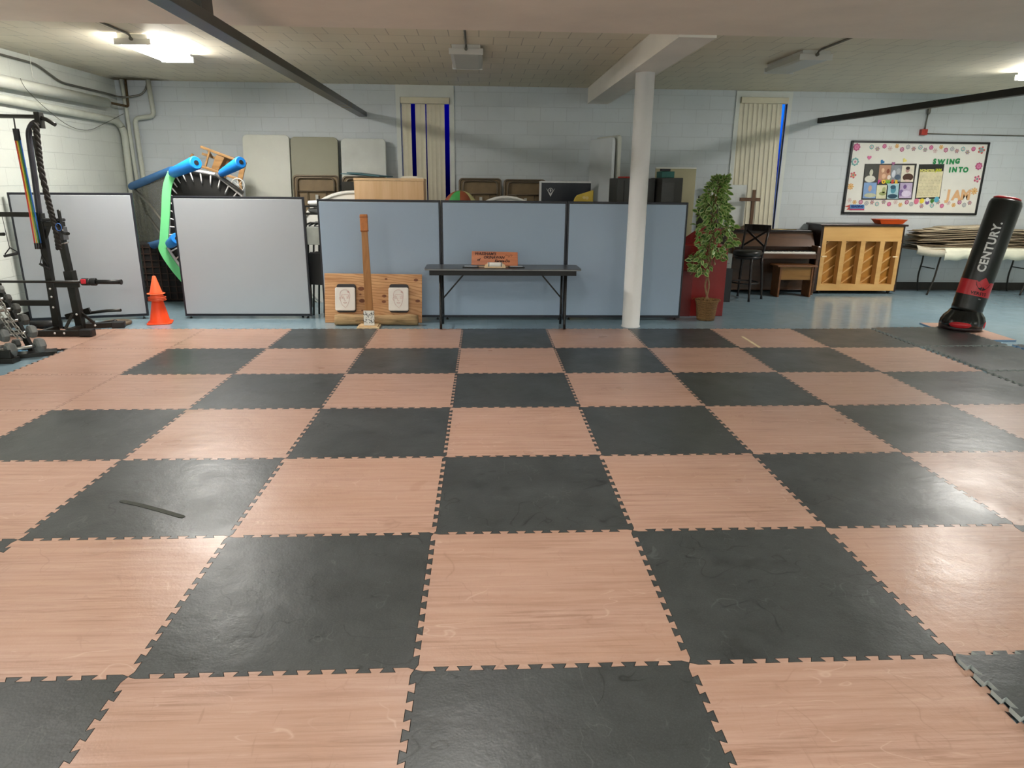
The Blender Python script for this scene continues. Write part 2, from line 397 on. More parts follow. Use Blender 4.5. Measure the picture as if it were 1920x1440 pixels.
# ================================================================== THE ROOM
XL, XR, YB, YF, ZC, ZB = -5.30, 10.6, 3.45, -12.0, 3.13, 2.92
Mwb = block_wall('painted_block_wall', 'X', 'CDD3D6')
Mwl = block_wall('painted_block_wall_side', 'Y', 'D6DAD2')
b = MB(); b.box(XL-.2, XR+.2, YF-.2, YB+.2, -0.1, 0); struct(b.build('floor', floor_mat(), origin=(0, 0, 0)))
b = MB(); b.box(XL-.2, XR+.2, YF-.2, YB+.2, ZC, ZC+.15); struct(b.build('ceiling', ceiling_mat(), origin=(0, 0, 0)))
W1 = (-1.018, -0.253, 0.95, 2.955); W2 = (4.322, 5.093, 0.95, 3.035)
b = MB()
for x0, x1 in ((XL-.2, W1[0]), (W1[1], W2[0]), (W2[1], XR+.2)): b.box(x0, x1, YB, YB+.07, 0, ZC)
for w in (W1, W2): b.box(w[0], w[1], YB, YB+.07, 0, w[2]); b.box(w[0], w[1], YB, YB+.07, w[3], ZC)
struct(b.build('wall_back', Mwb, origin=(0, 0, 0)))
b = MB(); b.box(XL-.2, XL, YF, YB, 0, ZC); struct(b.build('wall_left', Mwl, origin=(0, 0, 0)))
b = MB(); b.box(XR, XR+.2, YF, YB, 0, ZC); struct(b.build('wall_right', Mwl, origin=(0, 0, 0)))
b = MB(); b.box(XL-.2, XR+.2, YF-.2, YF, 0, ZC); struct(b.build('wall_front', Mwb, origin=(0, 0, 0)))
M_base = P('dark_baseboard', '2A251E', 0.5)
b = MB(); b.box(XL, XR, YB-.015, YB, 0, 0.13); struct(b.build('baseboard_back', M_base, origin=(0, 0, 0)))
b = MB(); b.box(XL, XL+.015, YF, YB-.02, 0, 0.13); struct(b.build('baseboard_left', M_base, origin=(0, 0, 0)))
# beams
M_soff = P('soffit_paint', 'EDE0D0', 0.6, 0, 0.06, 1.5, bump=0.1)
b = MB(); b.box(XL, XR, -3.35, -1.74, ZB, ZC); struct(b.build('trim_1', M_soff, origin=(0, 0, 0)))
b = MB(); b.box(1.90, 2.225, -1.74, YB, ZB-.02, ZC); struct(b.build('trim_2', P('beam_paint', 'EAE5DA', 0.55, 0, 0.05, 2), origin=(0, 0, 0)))
bpy.data.objects['trim_1']['label'] = 'wide cream ceiling beam crossing the whole room near the top'
bpy.data.objects['trim_2']['label'] = 'cream ceiling beam running from the wide beam to the back wall'
b = MB(); b.lathe([(0.118, 0.0), (0.118, 0.012), (0.108, 0.014), (0.108, ZB-.02)], Matrix.Translation((2.075, 0.25, 0)), 40)
tag(b.build('support_column', P('white_gloss_paint', 'F5F5F4', 0.35, 0, 0.03, 2)), 'white round support column standing behind the mats', 'column', kind='structure')

# windows with vertical blinds
M_slat = P('cream_blind_slat', 'DED6BC', 0.6, 0, 0.05, 4)
M_glass = NT('window_glass'); M_glass.b.inputs['Transmission Weight'].default_value = 1; M_glass.b.inputs['Roughness'].default_value = 0.02
M_glass.b.inputs['IOR'].default_value = 1.01; M_glass.b.inputs['Base Color'].default_value = (0.9, 0.95, 1, 1); M_glass = M_glass.m
def window(n, w, slats, label, blabel):
    x0, x1, z0, z1 = w; t = 0.066
    b = MB(); b.box(x0-t, x0, YB-.02, YB+.05, z0-t, z1+.09 if n == 2 else ZC); b.box(x1, x1+t, YB-.02, YB+.05, z0-t, z1+.09 if n == 2 else ZC)
    b.box(x0, x1, YB-.02, YB+.05, z1, z1+.09 if n == 2 else ZC); b.box(x0, x1, YB-.04, YB+.05, z0-t, z0)
    o = b.build('window_%d' % n, M_trim, origin=(0, 0, 0)); struct(o); o['label'] = label
    g = MB(); g.box(x0, x1, YB+.055, YB+.06, z0, z1); g.build('pane', M_glass, o)
    s = MB(); s.box(x0, x0+.03, YB+.04, YB+.068, z0, z1); s.box(x1-.012, x1, YB+.04, YB+.068, z0, z1); s.box(x0, x1, YB+.04, YB+.068, z0, z0+.03); s.box(x0, x1, YB+.04, YB+.068, z1-.03, z1)
    s.build('sash', M_white, o)
    tb = thing('vertical_blind', blabel, 'window blind', ((x0+x1)/2, YB-.01, z0), group='vertical blinds on the back wall')
    h = MB(); h.box(x0+.01, x1-.005, YB-.055, YB+.03, z1-.095, z1-.005); h.build('headrail', M_slat, tb, bevel=.004)
    for (a, c, lean) in slats:
        k = MB(); Y = YB-.008; zt = z1-.095
        pts = []
        for i in range(5):
            u = i/4; pts.append((a+(c-a)*u, Y+math.sin(u*PI)*0.006 + u*0.008))
        vs = [(x, y, zt) for x, y in pts]+[(x+lean, y, z0+.02) for x, y in pts]
        vs += [(x, y+.001, zt) for x, y in pts]+[(x+lean, y+.001, z0+.02) for x, y in pts]
        fs = [(i, i+1, i+6, i+5) for i in range(4)]+[(i+10, i+15, i+16, i+11) for i in range(4)]
        k.add(vs, fs, 0, True); k.build('slat', M_slat, tb)
    return o
def slatrow(a, c, n, lean=0):
    w = (c-a)/n; return [(a+i*w, a+(i+1)*w+.006, lean) for i in range(n)]
x = W1[0]
window(1, W1, slatrow(x+.022, x+.085, 1)+slatrow(x+.088, x+.155, 1)+slatrow(x+.228, x+.378, 2)+slatrow(x+.402, x+.60, 3)+slatrow(x+.605, x+.675, 1),
       'narrow window with dark night glass behind gaps in its blind', 'cream vertical blind with dark blue gaps between slats, behind the beige cabinet')
x = W2[0]
window(2, W2, [(x, x+.085, 0)]+slatrow(x+.0, x+.685, 9, 0.055), 'narrow window with bright blue sliver at its right side', 'cream vertical blind closed except a blue sliver at right, above the dark piano')

# ------------------------------------------------------------------ ceiling lamps
M_fix = P('white_fixture_enamel', 'D9D8D2', 0.4, 0, 0.03, 3)
M_lens_off = P('prismatic_lens', 'BDBEB4', 0.35, 0, 0.03, 30, bump=0.2)
M_lens_on = {1: EMIT('lit_lens', (1.0, 0.975, 0.93, 1), LAMP_POWER*1.35), 2: EMIT('lit_lens_dimmed', (1.0, 0.96, 0.92, 1), LAMP_POWER*.45), 3: EMIT('lit_lens_fill', (1.0, 0.97, 0.93, 1), LAMP_POWER*1.35)}  # second lens dimmed to balance the near mats, third for the added fill lamps
def lamp(x0, x1, y0, y1, lit, label, conduit=0.0):
    cx = (x0+x1)/2; t = thing('ceiling_light', label, 'ceiling light', (cx, (y0+y1)/2, ZC), group='ceiling light fixtures')
    zb = ZC-.10
    h = MB(); h.box(x0+.03, x1-.03, y0+.0, y1, ZC-.045, ZC); h.box(x0, x1, y0-.012, y0, zb-.003, ZC-.04); h.box(x0, x1, y1, y1+.012, zb-.003, ZC-.04)
    h.build('housing', M_fix, t, bevel=.004)
    l = MB(); prof = [(x0+.004, ZC-.045), (x0+.012, zb+.012), (x0+.05, zb), (x1-.05, zb), (x1-.012, zb+.012), (x1-.004, ZC-.045)]
    n = len(prof)
    l.add([(p[0], y, p[1]) for y in (y0, y1) for p in prof], [(i, i+1, n+i+1, n+i) for i in range(n-1)])
    l.build('lens', M_lens_on[int(lit)] if lit else M_lens_off, t)
    if conduit:
        c = MB(); c.tube([(cx, y0-.012, zb+.05), (cx, y0-.06, ZC-.018), (cx, y0-.12, ZC-.012), (cx, y0-conduit, ZC-.012)], .011, 8)
        c.lathe([(.017, 0), (.017, .03)], frame((cx, y0-.012, zb+.05), (1, 0, 0), (0, 0, 1)), 10)
        o = c.build('electrical_conduit', P('grey_conduit', '77756C', 0.4, 0.6)); tag(o, 'grey conduit on the ceiling running to '+label.split(',')[0].split(' above')[0].split(' cut')[0].split(' right of')[0]+(' right of the column' if 'right of' in label else ' at the right edge' if 'cut by' in label else ''), 'conduit', 'lamp conduits')
    return t
lamp(-3.55, -3.18, -0.12, 0.98, True, 'the lit tube light above the left corner, glowing white', 0.9)
lamp(-0.12, 0.25, 0.08, 1.12, False, 'the unlit ceiling light in the middle, before the first window', 0.95)
lamp(3.72, 4.09, 0.02, 1.0, False, 'the unlit ceiling light right of the white column', 0.95)
lamp(7.08, 7.45, 0.0, 1.2, True, 'the lit tube light cut by the right edge of the picture', 0.9)
for x0, w_ in ((-3.55, 'left'), (-0.12, 'middle')): lamp(x0, x0+.37, -4.75, -3.55, 2, 'lit ceiling light above the picture in front of the wide beam, the %s one' % w_)
for x0, w_ in ((-3.55, 'leftmost'), (-0.12, 'second'), (3.72, 'third'), (7.08, 'rightmost')): lamp(x0, x0+.37, -10.6, -9.4, 3, 'unseen fill light added behind the camera, the %s one' % w_)  # unseen fill lamps, added to brighten the upright surfaces

# ------------------------------------------------------------------ black ceiling rails
M_rail = P('rail_steel', '34342F', 0.35, 0.4, 0.2)
M_rail2 = P('rail_steel_dark', '22201A', 0.5, 0.2, 0.2)
def rail(xa, ya, xb, yb, label, w, h, m):
    t = thing('ceiling_rail', label, 'rail', ((xa+xb)/2, (ya+yb)/2, 2.66), group='dark steel rails under the ceiling')
    b = MB(); b.beam((xa, ya, 2.66+h/2), (xb, yb, 2.66+h/2), w, h); b.build('steel_channel', m, t, bevel=.003)
    f = lambda y: xa+(xb-xa)*(y-ya)/(yb-ya)
    for y in (-3.1,):
        c = MB(); c.box(f(y)-.05, f(y)+.05, y-.1, y+.1, 2.66+h, ZB); c.build('shade_block', m, t, bevel=.003)  # dark block standing in for the shade on the rail's side face
    for y in (2.05, 1.75) if xa < 0 else ():
        c = MB(); c.beam((f(y)+.0, y-.006, 2.66+h/2), (f(y), y+.006, 2.66+h/2), w+.004, h+.004); c.build('strap', P('tan_tape', '8D7B55', .6), t)
    return t
rail(-1.602, YB-.01, -1.58, -5.5, 'dark steel rail hanging from the ceiling on the left side', 0.13, 0.07, M_rail)
rail(5.65, YB-.01, 6.38, -3.6, 'dark steel rail hanging from the ceiling on the right side', 0.09, 0.08, M_rail2)

# ------------------------------------------------------------------ pipes in the left corner
M_ins = P('pipe_insulation', 'D6D8CC', 0.6, 0, 0.05, 5, bump=.1)
M_pipe = P('painted_pipe', 'C2C5B8', 0.5, 0, 0.08, 6)
M_rust = P('rusty_pipe', '5C4A30', 0.7, 0.2, 0.35, 30)
M_cond = P('grey_conduit', '77756C', 0.4, 0.6)
def pipe(name, pts, r, m, label, cat='pipe', n=12, smooth=0):
    b = MB(); b.tube(smooth_path(pts, smooth) if smooth else pts, r, n); return tag(b.build(name, m), label, cat)
def elbow(pts, r=0.08, k=5):
    """Rounds the corners of a polyline."""
    pts = [Vector(p) for p in pts]; out = [pts[0]]
    for i in range(1, len(pts)-1):
        a = (pts[i-1]-pts[i]).normalized(); c = (pts[i+1]-pts[i]).normalized()
        for j in range(k+1):
            t = j/k; out.append((pts[i]+a*r)*(1-t)**2+pts[i]*2*t*(1-t)+(pts[i]+c*r)*t*t)
    return out+[pts[-1]]
pipe('insulated_pipe', [(-5.18, -3, 2.73), (-5.18, 2.87, 2.75)], .068, M_ins, 'thick white insulated pipe along the left wall, the upper of the two', n=18)
pipe('water_pipe', elbow([(-5.2, -3, 2.70), (-5.2, 2.86, 2.765), (-5.09, 3.33, 2.745), (-5.09, 3.35, 3.13)], .04), .018, M_rust, 'thin rusty brown pipe leaving the insulated pipe and rising to the ceiling')
pipe('drain_pipe', elbow([(-5.23, -3, 2.60), (-5.23, 3.22, 2.53), (-5.21, 3.35, 2.4), (-5.25, 3.35, 0.0)], .1), .05, M_pipe, 'white drain pipe below the insulated one, bending down in the corner', n=16)
pipe('drain_pipe', elbow([(-5.155, 3.36, 3.13), (-5.14, 3.36, 2.7), (-5.10, 3.36, 0.0)], .05), .028, M_pipe, 'thin white pipe standing straight from ceiling to floor in the corner')
pipe('drain_pipe', elbow([(-4.765, 3.36, 3.13), (-4.74, 3.36, 2.62), (-5.03, 3.36, 2.58), (-5.0, 3.36, 0.0)], .07), .034, M_pipe, 'white pipe with a sideways offset below the ceiling, right of the corner')
pipe('electrical_conduit', elbow([(-5.27, -3, 3.06), (-5.27, 1.45, 3.05), (-5.27, 1.95, 2.90), (-5.27, 3.1, 2.90), (-5.15, 3.30, 2.86), (-4.85, 3.40, 2.93), (-4.80, 3.42, 3.12)], .12), .014, M_cond, 'grey conduit stepping down along the top of the left wall', 'conduit')
pipe('hanger_wire', [(-5.1, 1.05, 3.13), (-5.1, 1.05, 2.85), (-5.09, 1.13, 2.80)], .004, P('white_wire', 'D8D8CC', .5), 'white wire hanging from the ceiling to the insulated pipe', 'wire', 6)
pipe('loose_wire', [at_x(38, 147, -5.1), at_x(50, 168, -5.1), at_x(88, 205, -5.15), at_x(130, 236, -5.25), at_x(165, 244, -5.25), at_x(195, 232, -5.2), at_y(232, 213, 3.3)], .0035, P('dark_wire', '4A483E', .6), 'thin dark wire drooping across the left wall below the pipes', 'wire', 6, 5)

# fire alarm box and conduit on the back wall
c = at_y(1731, 248, YB-.03)
t = thing('alarm_box', 'small red alarm box with conduit above the bulletin board', 'alarm box', (c.x, YB-.07, c.z))
b = MB(); b.box(c.x-.05, c.x+.05, YB-.07, YB-.002, c.z-.045, c.z+.045); b.build('red_box', P('alarm_red', 'B0382C', .4), t, bevel=.004)
b = MB(); b.tube([(c.x+.02, YB-.03, c.z+.045), (c.x+.03, YB-.03, c.z+.27)], .01, 8); b.lathe([(.02, 0), (.028, .03), (.028, .1), (.015, .12)], Matrix.Translation((c.x+.03, YB-.04, c.z+.27)), 12)
b.build('riser', M_cond, t)
b = MB(); b.tube([(c.x+.05, YB-.015, c.z-.02), (XR-.6, YB-.015, c.z-.04)], .009, 8); b.build('conduit_run', M_cond, t)

# ================================================================== PUZZLE MATS
M_tw, M_tb = tile_mat('wood'), tile_mat('rubber'); M_foam = P('grey_foam_edge', '9FA6A3', .85, 0, .06, 20); M_foamd = P('dark_foam_edge', '3A3330', .85)
def L(i, j): return Vector((i-.0053*j, -1.0033*j+.0052*i))
NT_ = 11; DEP = 0.0115
def edge(a, b, flip):
    """Dovetailed jigsaw line from a to b; neighbours share it."""
    d = (b-a); ln = d.length; d.normalize(); nrm = Vector((-d.y, d.x)); out = []
    u0 = 0.03; p = (1-2*u0)/NT_; s = .065*p
    pr = [(0.0, 0.0)]
    for k in range(NT_):
        q = u0+k*p
        pr += [(q+s, -DEP), (q+p*.5+s, -DEP), (q+p*.5-s, DEP), (q+p+s*(1 if k < NT_-1 else 0), DEP)] if False else [(q-s if k else q, -DEP), (q+p*.5+s, -DEP), (q+p*.5-s, DEP), (q+p+s, DEP)]
    pr.append((1.0, 0.0))
    for u, h in pr[:-1]: out.append(a+d*(u*ln)+nrm*h)
    return out
def jig(c0, r0):
    """Outline of the tile between lattice lines, clockwise-shared edges."""
    A, B, C, D = L(c0, r0), L(c0+1, r0), L(c0+1, r0+1), L(c0, r0+1)
    top = edge(A, B, 0); right = edge(B, C, 0); bot = list(reversed(edge(D, C, 0)+[C]))[:-1]; left = list(reversed(edge(A, D, 0)+[D]))[:-1]
    pts = top+right+bot+left
    n = len(pts); out = []
    for i in range(n):
        p, q, s_ = pts[i-1], pts[i], pts[(i+1) % n]
        e1 = (q-p).normalized(); e2 = (s_-q).normalized(); nv = Vector((e1.y+e2.y, -e1.x-e2.x))
        if nv.length > 1e-6: nv.normalize()
        k = 1/max(.45, abs(nv.dot(Vector((e1.y, -e1.x)))))
        out.append(q+nv*(0.0011*k))
    return out
def puzzle_tile(c0, r0, dark, label, group, M=None, foam=None, zt=.02):
    pts = jig(c0, r0); cen = (L(c0, r0)+L(c0+1, r0+1))/2
    b = MB(); b.prism([(p.x-cen.x, p.y-cen.y) for p in reversed(pts)], zt-.001, None, 0, 1)
    o = b.build('puzzle_mat', [M_tb if dark else M_tw, foam or (M_foamd)], origin=(0, 0, 0))
    o.location = (cen.x, cen.y, .001)
    if M: o.matrix_basis = M
    return tag(o, label, 'floor mat', group)
ORD = ['first', 'second', 'third', 'fourth', 'fifth', 'sixth', 'seventh', 'eighth', 'ninth', 'tenth', 'eleventh', 'twelfth', 'thirteenth', 'fourteenth']
ROWN = ['back row of mats, under the folding table', 'second row of mats from the back', 'third row of mats from the back', 'fourth row of mats from the back', 'third full row of mats in front', 'second nearest row of mats', 'nearest row of mats']
ROWN = ['farthest row', 'second farthest row', 'third farthest row', 'middle row', 'third nearest row', 'second nearest row', 'nearest row']
RNG = [(-5, 4), (-4, 4), (-4, 4), (-4, 4), (-3, 3), (-3, 3), (-2, 1)]
def is_dark(c, r):
    if (c, r) in ((-4, 0), (-4, 2)): return False
    return (c+r) % 2 == 0
for r in range(7):
    cnt = {True: 0, False: 0}
    for c0 in range(RNG[r][0], RNG[r][1]+1):
        d = is_dark(c0, r); k = cnt[d]; cnt[d] += 1
        kind = 'black rubber' if d else 'tan wood-print'
        puzzle_tile(c0, r, d, '%s puzzle mat, %s from the left in the %s of that colour' % (kind, ORD[k], ROWN[r]), 'interlocking floor mats')
for c0, r in ((-4, 4), (4, 4), (-4, 5), (4, 5), (-3, 6), (3, 6)):
    puzzle_tile(c0, r, is_dark(c0, r), 'puzzle mat just outside the %s of the picture, %s' % ('left' if c0 < 0 else 'right', ROWN[r]), 'interlocking floor mats')
# nearest right black tile is lifted and lies proud of the floor
T = Matrix.Translation((2.474, -6.5085, .024)) @ Euler((math.radians(-1.7), math.radians(.7), math.radians(.4))).to_matrix().to_4x4() 
puzzle_tile(2, 6, True, 'black rubber puzzle mat lifted loose in the near right corner, grey foam edge showing', 'interlocking floor mats', T, M_foam)
def loose_tile(cx, cy, rz, z, dark, label, ry=0.0, M_e=None):
    T = Matrix.Translation((cx, cy, z)) @ Euler((0, ry, rz)).to_matrix().to_4x4()
    return puzzle_tile(0, 0, dark, label, 'interlocking floor mats', T, M_e or M_foam)
loose_tile(5.565, -.385, -.005, .002, True, 'black rubber puzzle mat under the left half of the punching bag foot', -.010)
loose_tile(5.575, -1.43, -.012, .001, True, 'black rubber puzzle mat laid loose just in front of the one under the punching bag')
loose_tile(5.53, -2.47, -.012, .001, True, 'black rubber puzzle mat cut by the right edge, two in front of the punching bag')
loose_tile(6.62, -1.36, -.06, .001, True, 'black rubber puzzle mat right of the punching bag at the picture edge', 0, P('blue_foam_edge', '7FA0C0', .8))
b = MB(); b.prism([(-.28, -.5), (.28, -.5), (.28, .5), (-.28, .5)], .019, Matrix.Translation((6.12, -.10, .001)) @ Matrix.Rotation(-.06, 4, 'Z'), 0, 1)
tag(b.build('puzzle_mat', [M_tw, MATS['blue_foam_edge']]), 'narrow tan wood-print mat strip behind and right of the punching bag', 'floor mat', 'interlocking floor mats')
b = MB(); b.beam((-4.25, -1.06, .004), (-4.75, -1.02, .004), .07, .006); tag(b.build('foam_strip', P('blue_foam', '5E93B8', .8)), 'blue foam edge strip beside the dumbbell rack', 'floor strip')
b = MB(); b.beam(at_z(1392, 631, .022), at_z(1424, 651, .022), .03, .004); tag(b.build('tape_strip', P('cream_tape', 'E2CFA8', .7)), 'short cream tape strip stuck on a tan mat right of the column', 'tape')
# long scuff gouge on a black mat
pts = [at_z(225, 939, .0205), at_z(262, 947, .0205), at_z(300, 957, .0205), at_z(345, 970, .0205)]
b = MB(); b.tube(smooth_path(pts), [.005]+[.016]*17+[.010], 8); ob = b.build('scuff_mark', P('scuff', '3E403A', .85)); ob.scale = (1, 1, .06); ob.location.z = .0203; tag(ob, 'dark curved scuff mark on a black mat at the left', 'scuff')

# ================================================================== PARTITIONS
M_fab = fabric_mat('grey_blue_fabric', 'B9BFC5'); M_fab2 = fabric_mat('blue_grey_fabric', 'A9BCD0')
M_pfr = P('navy_black_trim', '20232C', .45)
def partition(x0, x1, y, z0, z1, label, fab, rz=0.0, feet=True):
    w = x1-x0; t = thing('partition_panel', label, 'partition', ((x0+x1)/2, y, 0), rz, 'fabric office partitions')
    b = local(t); b.box(-w/2+.022, w/2-.022, -.027, .027, z0+.03, z1-.028); b.build('fabric_panel', fab, t, bevel=.006)
    b = local(t); b.box(-w/2, -w/2+.024, -.024, .024, z0, z1); b.box(w/2-.024, w/2, -.024, .024, z0, z1)
    b.box(-w/2+.024, w/2-.024, -.024, .024, z1-.026, z1); b.box(-w/2+.024, w/2-.024, -.024, .024, z0, z0+.03)
    b.build('edge_trim', M_pfr, t, bevel=.004)
    if feet:
        for s in (-1, 1):
            b = local(t); b.lathe([(.018, 0), (.018, .012), (.006, .014), (.006, z0+.01)], Matrix.Translation((s*(w/2-.06), 0, 0)), 10)
            b.build('levelling_foot', M_black, t)
    return t
a = math.atan2(.34, 1.27)
partition(-5.26+.0, -3.965, .575, .035, 1.535, 'grey fabric partition at far left behind the gym rack', M_fab, a)
partition(-3.53, -1.945, .76, .03, 1.505, 'grey fabric partition right of the stacked orange cones', M_fab, .01)
partition(-1.775, -.275, .70, .03, 1.485, 'blue-grey fabric partition behind the plywood board', M_fab2)
partition(-.270, 1.292, .70, .03, 1.485, 'blue-grey fabric partition behind the folding table', M_fab2)
partition(1.297, 2.81, .70, .03, 1.485, 'blue-grey fabric partition behind the white column', M_fab2)

# ================================================================== FOLDING TABLE WITH THE SIGN
M_lam = P('dark_laminate', '4A4C4E', .32, 0, .1, 40)
t = thing('folding_table', 'narrow black folding table standing before the partitions', 'table', (.48, .19, 0))
b = local(t); b.prism(rrect(1.83, .47, .05), .02, Matrix.Translation((0, 0, .715)), 0); b.build('tabletop', M_lam, t)
b = local(t); b.prism(rrect(1.834, .474, .052), .012, Matrix.Translation((0, 0, .717)), 0); b.build('edge_band', P('alu_edge', '8A8A88', .35, .6), t)
b = local(t); b.box(-.86, .86, -.20, -.185, .655, .715); b.box(-.86, .86, .185, .20, .655, .715); b.box(-.86, -.845, -.185, .185, .655, .715); b.box(.845, .86, -.185, .185, .655, .715)
b.build('apron', M_black, t)
for s in (-1, 1):
    X = s*.735
    for yy, zz in ((-.19, 1), (.19, 1)):
        b = local(t); b.tube([(X, yy, .66), (X, yy, .14), (X-s*.0, yy-.015*(1 if yy < 0 else -1), .1), (X, yy-.03*(1 if yy < 0 else -1), 0.022 if yy < 0 else 0.0)], .0155, 10)
        b.build('leg', M_black, t)
    b = local(t); b.tube([(X, -.19, .13), (X, .19, .13)], .01, 8); b.beam((X, -.13, .66), (X, -.13, .13), .03, .02); b.build('cross_tube', M_black, t)
    b = local(t); b.beam((X-s*.02, -.06, .36), (X-s*.28, -.06, .66), .018, .01, (0, 1, 0)); b.build('brace', M_black, t)
# sign
c = Vector((.385, .27, .738)); tilt = math.radians(72)
t = thing('wooden_sign', 'orange-brown wooden sign with dark handwritten words propped on the folding table', 'sign', c)
Ms = frame((c.x, c.y, c.z), (1, 0, -.015), (0, math.cos(tilt), math.sin(tilt)))
b = MB(); b.prism([(-.28, 0), (.28, 0), (.275, .165), (-.275, .168)], .018, Ms); o_ = b.build('board', WOOD('orange_stained_wood', 'D07C46', 'A9512A', 'x', 5, 10, .35), t, bevel=.003)
b = MB(); Mt = Ms @ Matrix.Translation((0, 0, .0185))
for txt, sz, x, y in (("WASSHAM'S", .047, -.115, .137), ('of', .042, -.195, .065), ('OKINAWAN', .044, -.01, .095), ('Karate-Do', .042, .09, .055), ('wa?', .040, .16, .115)):
    if txt == 'wa?':   # brush flourish
        b.tube([Mt @ Vector(p) for p in [(.125, .118, 0), (.14, .128, 0), (.15, .115, 0), (.165, .122, 0), (.172, .105, 0)]], .0018, 5)
        b.tube([Mt @ Vector(p) for p in smooth_path([(.165, .1, 0), (.19, .13, 0), (.21, .125, 0), (.2, .112, 0)])], .002, 5); continue
    add_text(b, txt, sz, Mt @ Matrix.Translation((x, y, .0005)), bold=.0018, shear=.25)
b.build('lettering', P('burnt_lettering', '3A1A0C', .7), o_)
# rolled scroll with straps, frames, sticks
t = thing('wooden_stand', 'small pale wooden stand holding a white roll in front of the wooden sign', 'stand', (.39, .06, .735))
b = MB(); b.prism([(-.125, 0), (.125, 0), (.125, .02), (.105, .05), (-.105, .05), (-.125, .02)], .02, frame((.385, .04, .735), (1, 0, 0), (0, .25, 1))); b.box(.27, .50, .04, .13, .735, .745); b.build('cradle', WOOD('pale_wood', 'E3C69C', 'CDA878', 'x'), t, bevel=.003)
b = MB(); b.lathe([(.026, -.085), (.028, -.08), (.028, .08), (.026, .085)], frame((.385, .045, .775), (0, 1, 0), (0, 0, 1)) @ Matrix.Identity(4), 20)
b.build('white_roll', M_paper, t)
for s in (-1, 1):
    b = MB(); b.lathe([(.030, -.004), (.030, .004)], frame((.385+s*.072, .045, .775), (0, 1, 0), (0, 0, 1)), 20); b.build('strap', M_black, t)
for x, w, lab in ((.10, .19, 'thin black document frame lying on the folding table left of the sign'), (.64, .19, 'thin black document frame lying on the folding table right of the sign')):
    t = thing('document_frame', lab, 'frame', (x, .13, .735), group='document frames on the table')
    b = local(t); b.box(-w/2, w/2, -.07, .07, 0, .012); o_ = b.build('frame', M_black, t, bevel=.003)
    b = local(t); b.box(-w/2+.02, w/2-.02, -.045, .045, .012, .0135); b.build('document', P('pale_blue_paper', 'B9C4CC', .5), o_)
b = MB(); b.lathe([(.006, 0), (.006, .42)], frame((.18, .16, .742), (0, 1, 0), (0, 0, 1)), 8); tag(b.build('wooden_dowel', MATS['pale_wood']), 'thin pale dowel lying behind the white roll on the folding table', 'dowel')

# ================================================================== PLYWOOD BOARD, STRIKING PADS, LOG, POST
M_ply = WOOD('plywood_board_face', 'D9A876', 'A86F3E', 'x', 4, 7, .55, rings=5.0)
ang = math.radians(77); bw = 1.20
o0 = Vector((-1.12, .475, 0.0))
t = thing('plywood_board', 'knotty plywood board leaning on the blue-grey partition', 'board', o0)
Mp = frame(o0, (1, 0, 0), (0, math.cos(ang), math.sin(ang)))
b = MB(); b.prism([(-bw/2, 0), (bw/2, -.0), (bw/2+.005, .60), (-bw/2, .61)], .018, Mp); b.build('panel', M_ply, t, bevel=.001)
b = MB()
for x, y, rr in ((-.15, .42, .032), (-.14, .27, .03), (-.16, .35, .012), (.16, .54, .014), (.53, .53, .022), (.55, .27, .024), (.135, .33, .022), (.13, .26, .022), (-.14, .15, .010), (-.03, .12, .008)):
    b.prism([(x+p[0]*1.25, y+p[1]*.8) for p in circ(rr, 14)], .0008, Mp @ Matrix.Translation((0, 0, .0182)))
b.build('knot', P('wood_knot', '7A4626', .6, 0, .3, 60), t)
M_padw = P('white_pad_canvas', 'EAE4DC', .7, 0, .03, 10); M_redink = P('red_ink_line', 'B5544E', .7)
def striking_pad(x, y, lab, dx):
    q = thing('striking_pad', lab, 'striking pad', Mp @ Vector((x, y, .02)), group='face pads on the plywood board')
    M = Mp @ Matrix.Translation((x, y, .0185))
    b = MB(); b.prism(rrect(.235, .35, .03), .03, M); b.build('backing', P('black_pad_vinyl', '1E1A1E', .5), q, bevel=.005)
    M2 = M @ Matrix.Translation((dx, -.012, .0305))
    b = MB(); b.prism(rrect(.245, .285, .02), .035, M2); o_ = b.build('face_cover', M_padw, q, bevel=.006)
    b = MB(); F = lambda pts, r=.0011: b.tube([M2 @ Vector((p[0], p[1], .0362)) for p in smooth_path([(a_, b_, 0) for a_, b_ in pts])], r, 5)
    F([(-.055, .01), (-.062, .05), (-.05, .09), (-.02, .112), (.02, .112), (.052, .085), (.06, .04), (.054, 0), (.045, -.04), (.03, -.075), (.012, -.1)])
    F([(-.055, .01), (-.052, -.03), (-.035, -.07), (-.01, -.095), (.012, -.115)])
    F([(-.055, .01), (-.064, .02), (-.068, .0), (-.056, -.02)]); F([(-.046, .02), (-.04, .05), (-.01, .055), (.02, .058), (.042, .05), (.048, .01)])
    for s in (-1, 1): F([(s*.028-.01, .012), (s*.028, .02), (s*.028+.011, .012), (s*.028, .006), (s*.028-.01, .012)]); F([(s*.03-.014, .032), (s*.03, .036), (s*.03+.013, .032)])
    F([(-.006, .015), (-.01, -.012), (.0, -.022), (.009, -.014)]); F([(-.022, -.045), (-.006, -.04), (.006, -.042), (.022, -.045), (.0, -.052), (-.022, -.045)]); F([(.03, .09), (.042, .096), (.05, .082), (.04, .078), (.03, .09)], .002)
    b.build('face_drawing', M_redink, o_)
striking_pad(-.33, .30, 'white pad with a red face drawing, left of the wooden post', -.008)
striking_pad(.32, .30, 'white pad with a red face drawing, right of the wooden post', -.002)
M_log = WOOD('weathered_log', 'B3946A', '5E4A2E', 'x', 12, 9, .85)
b = MB(); prof = []
random.seed(3); N = 26
pts = []; n = 20
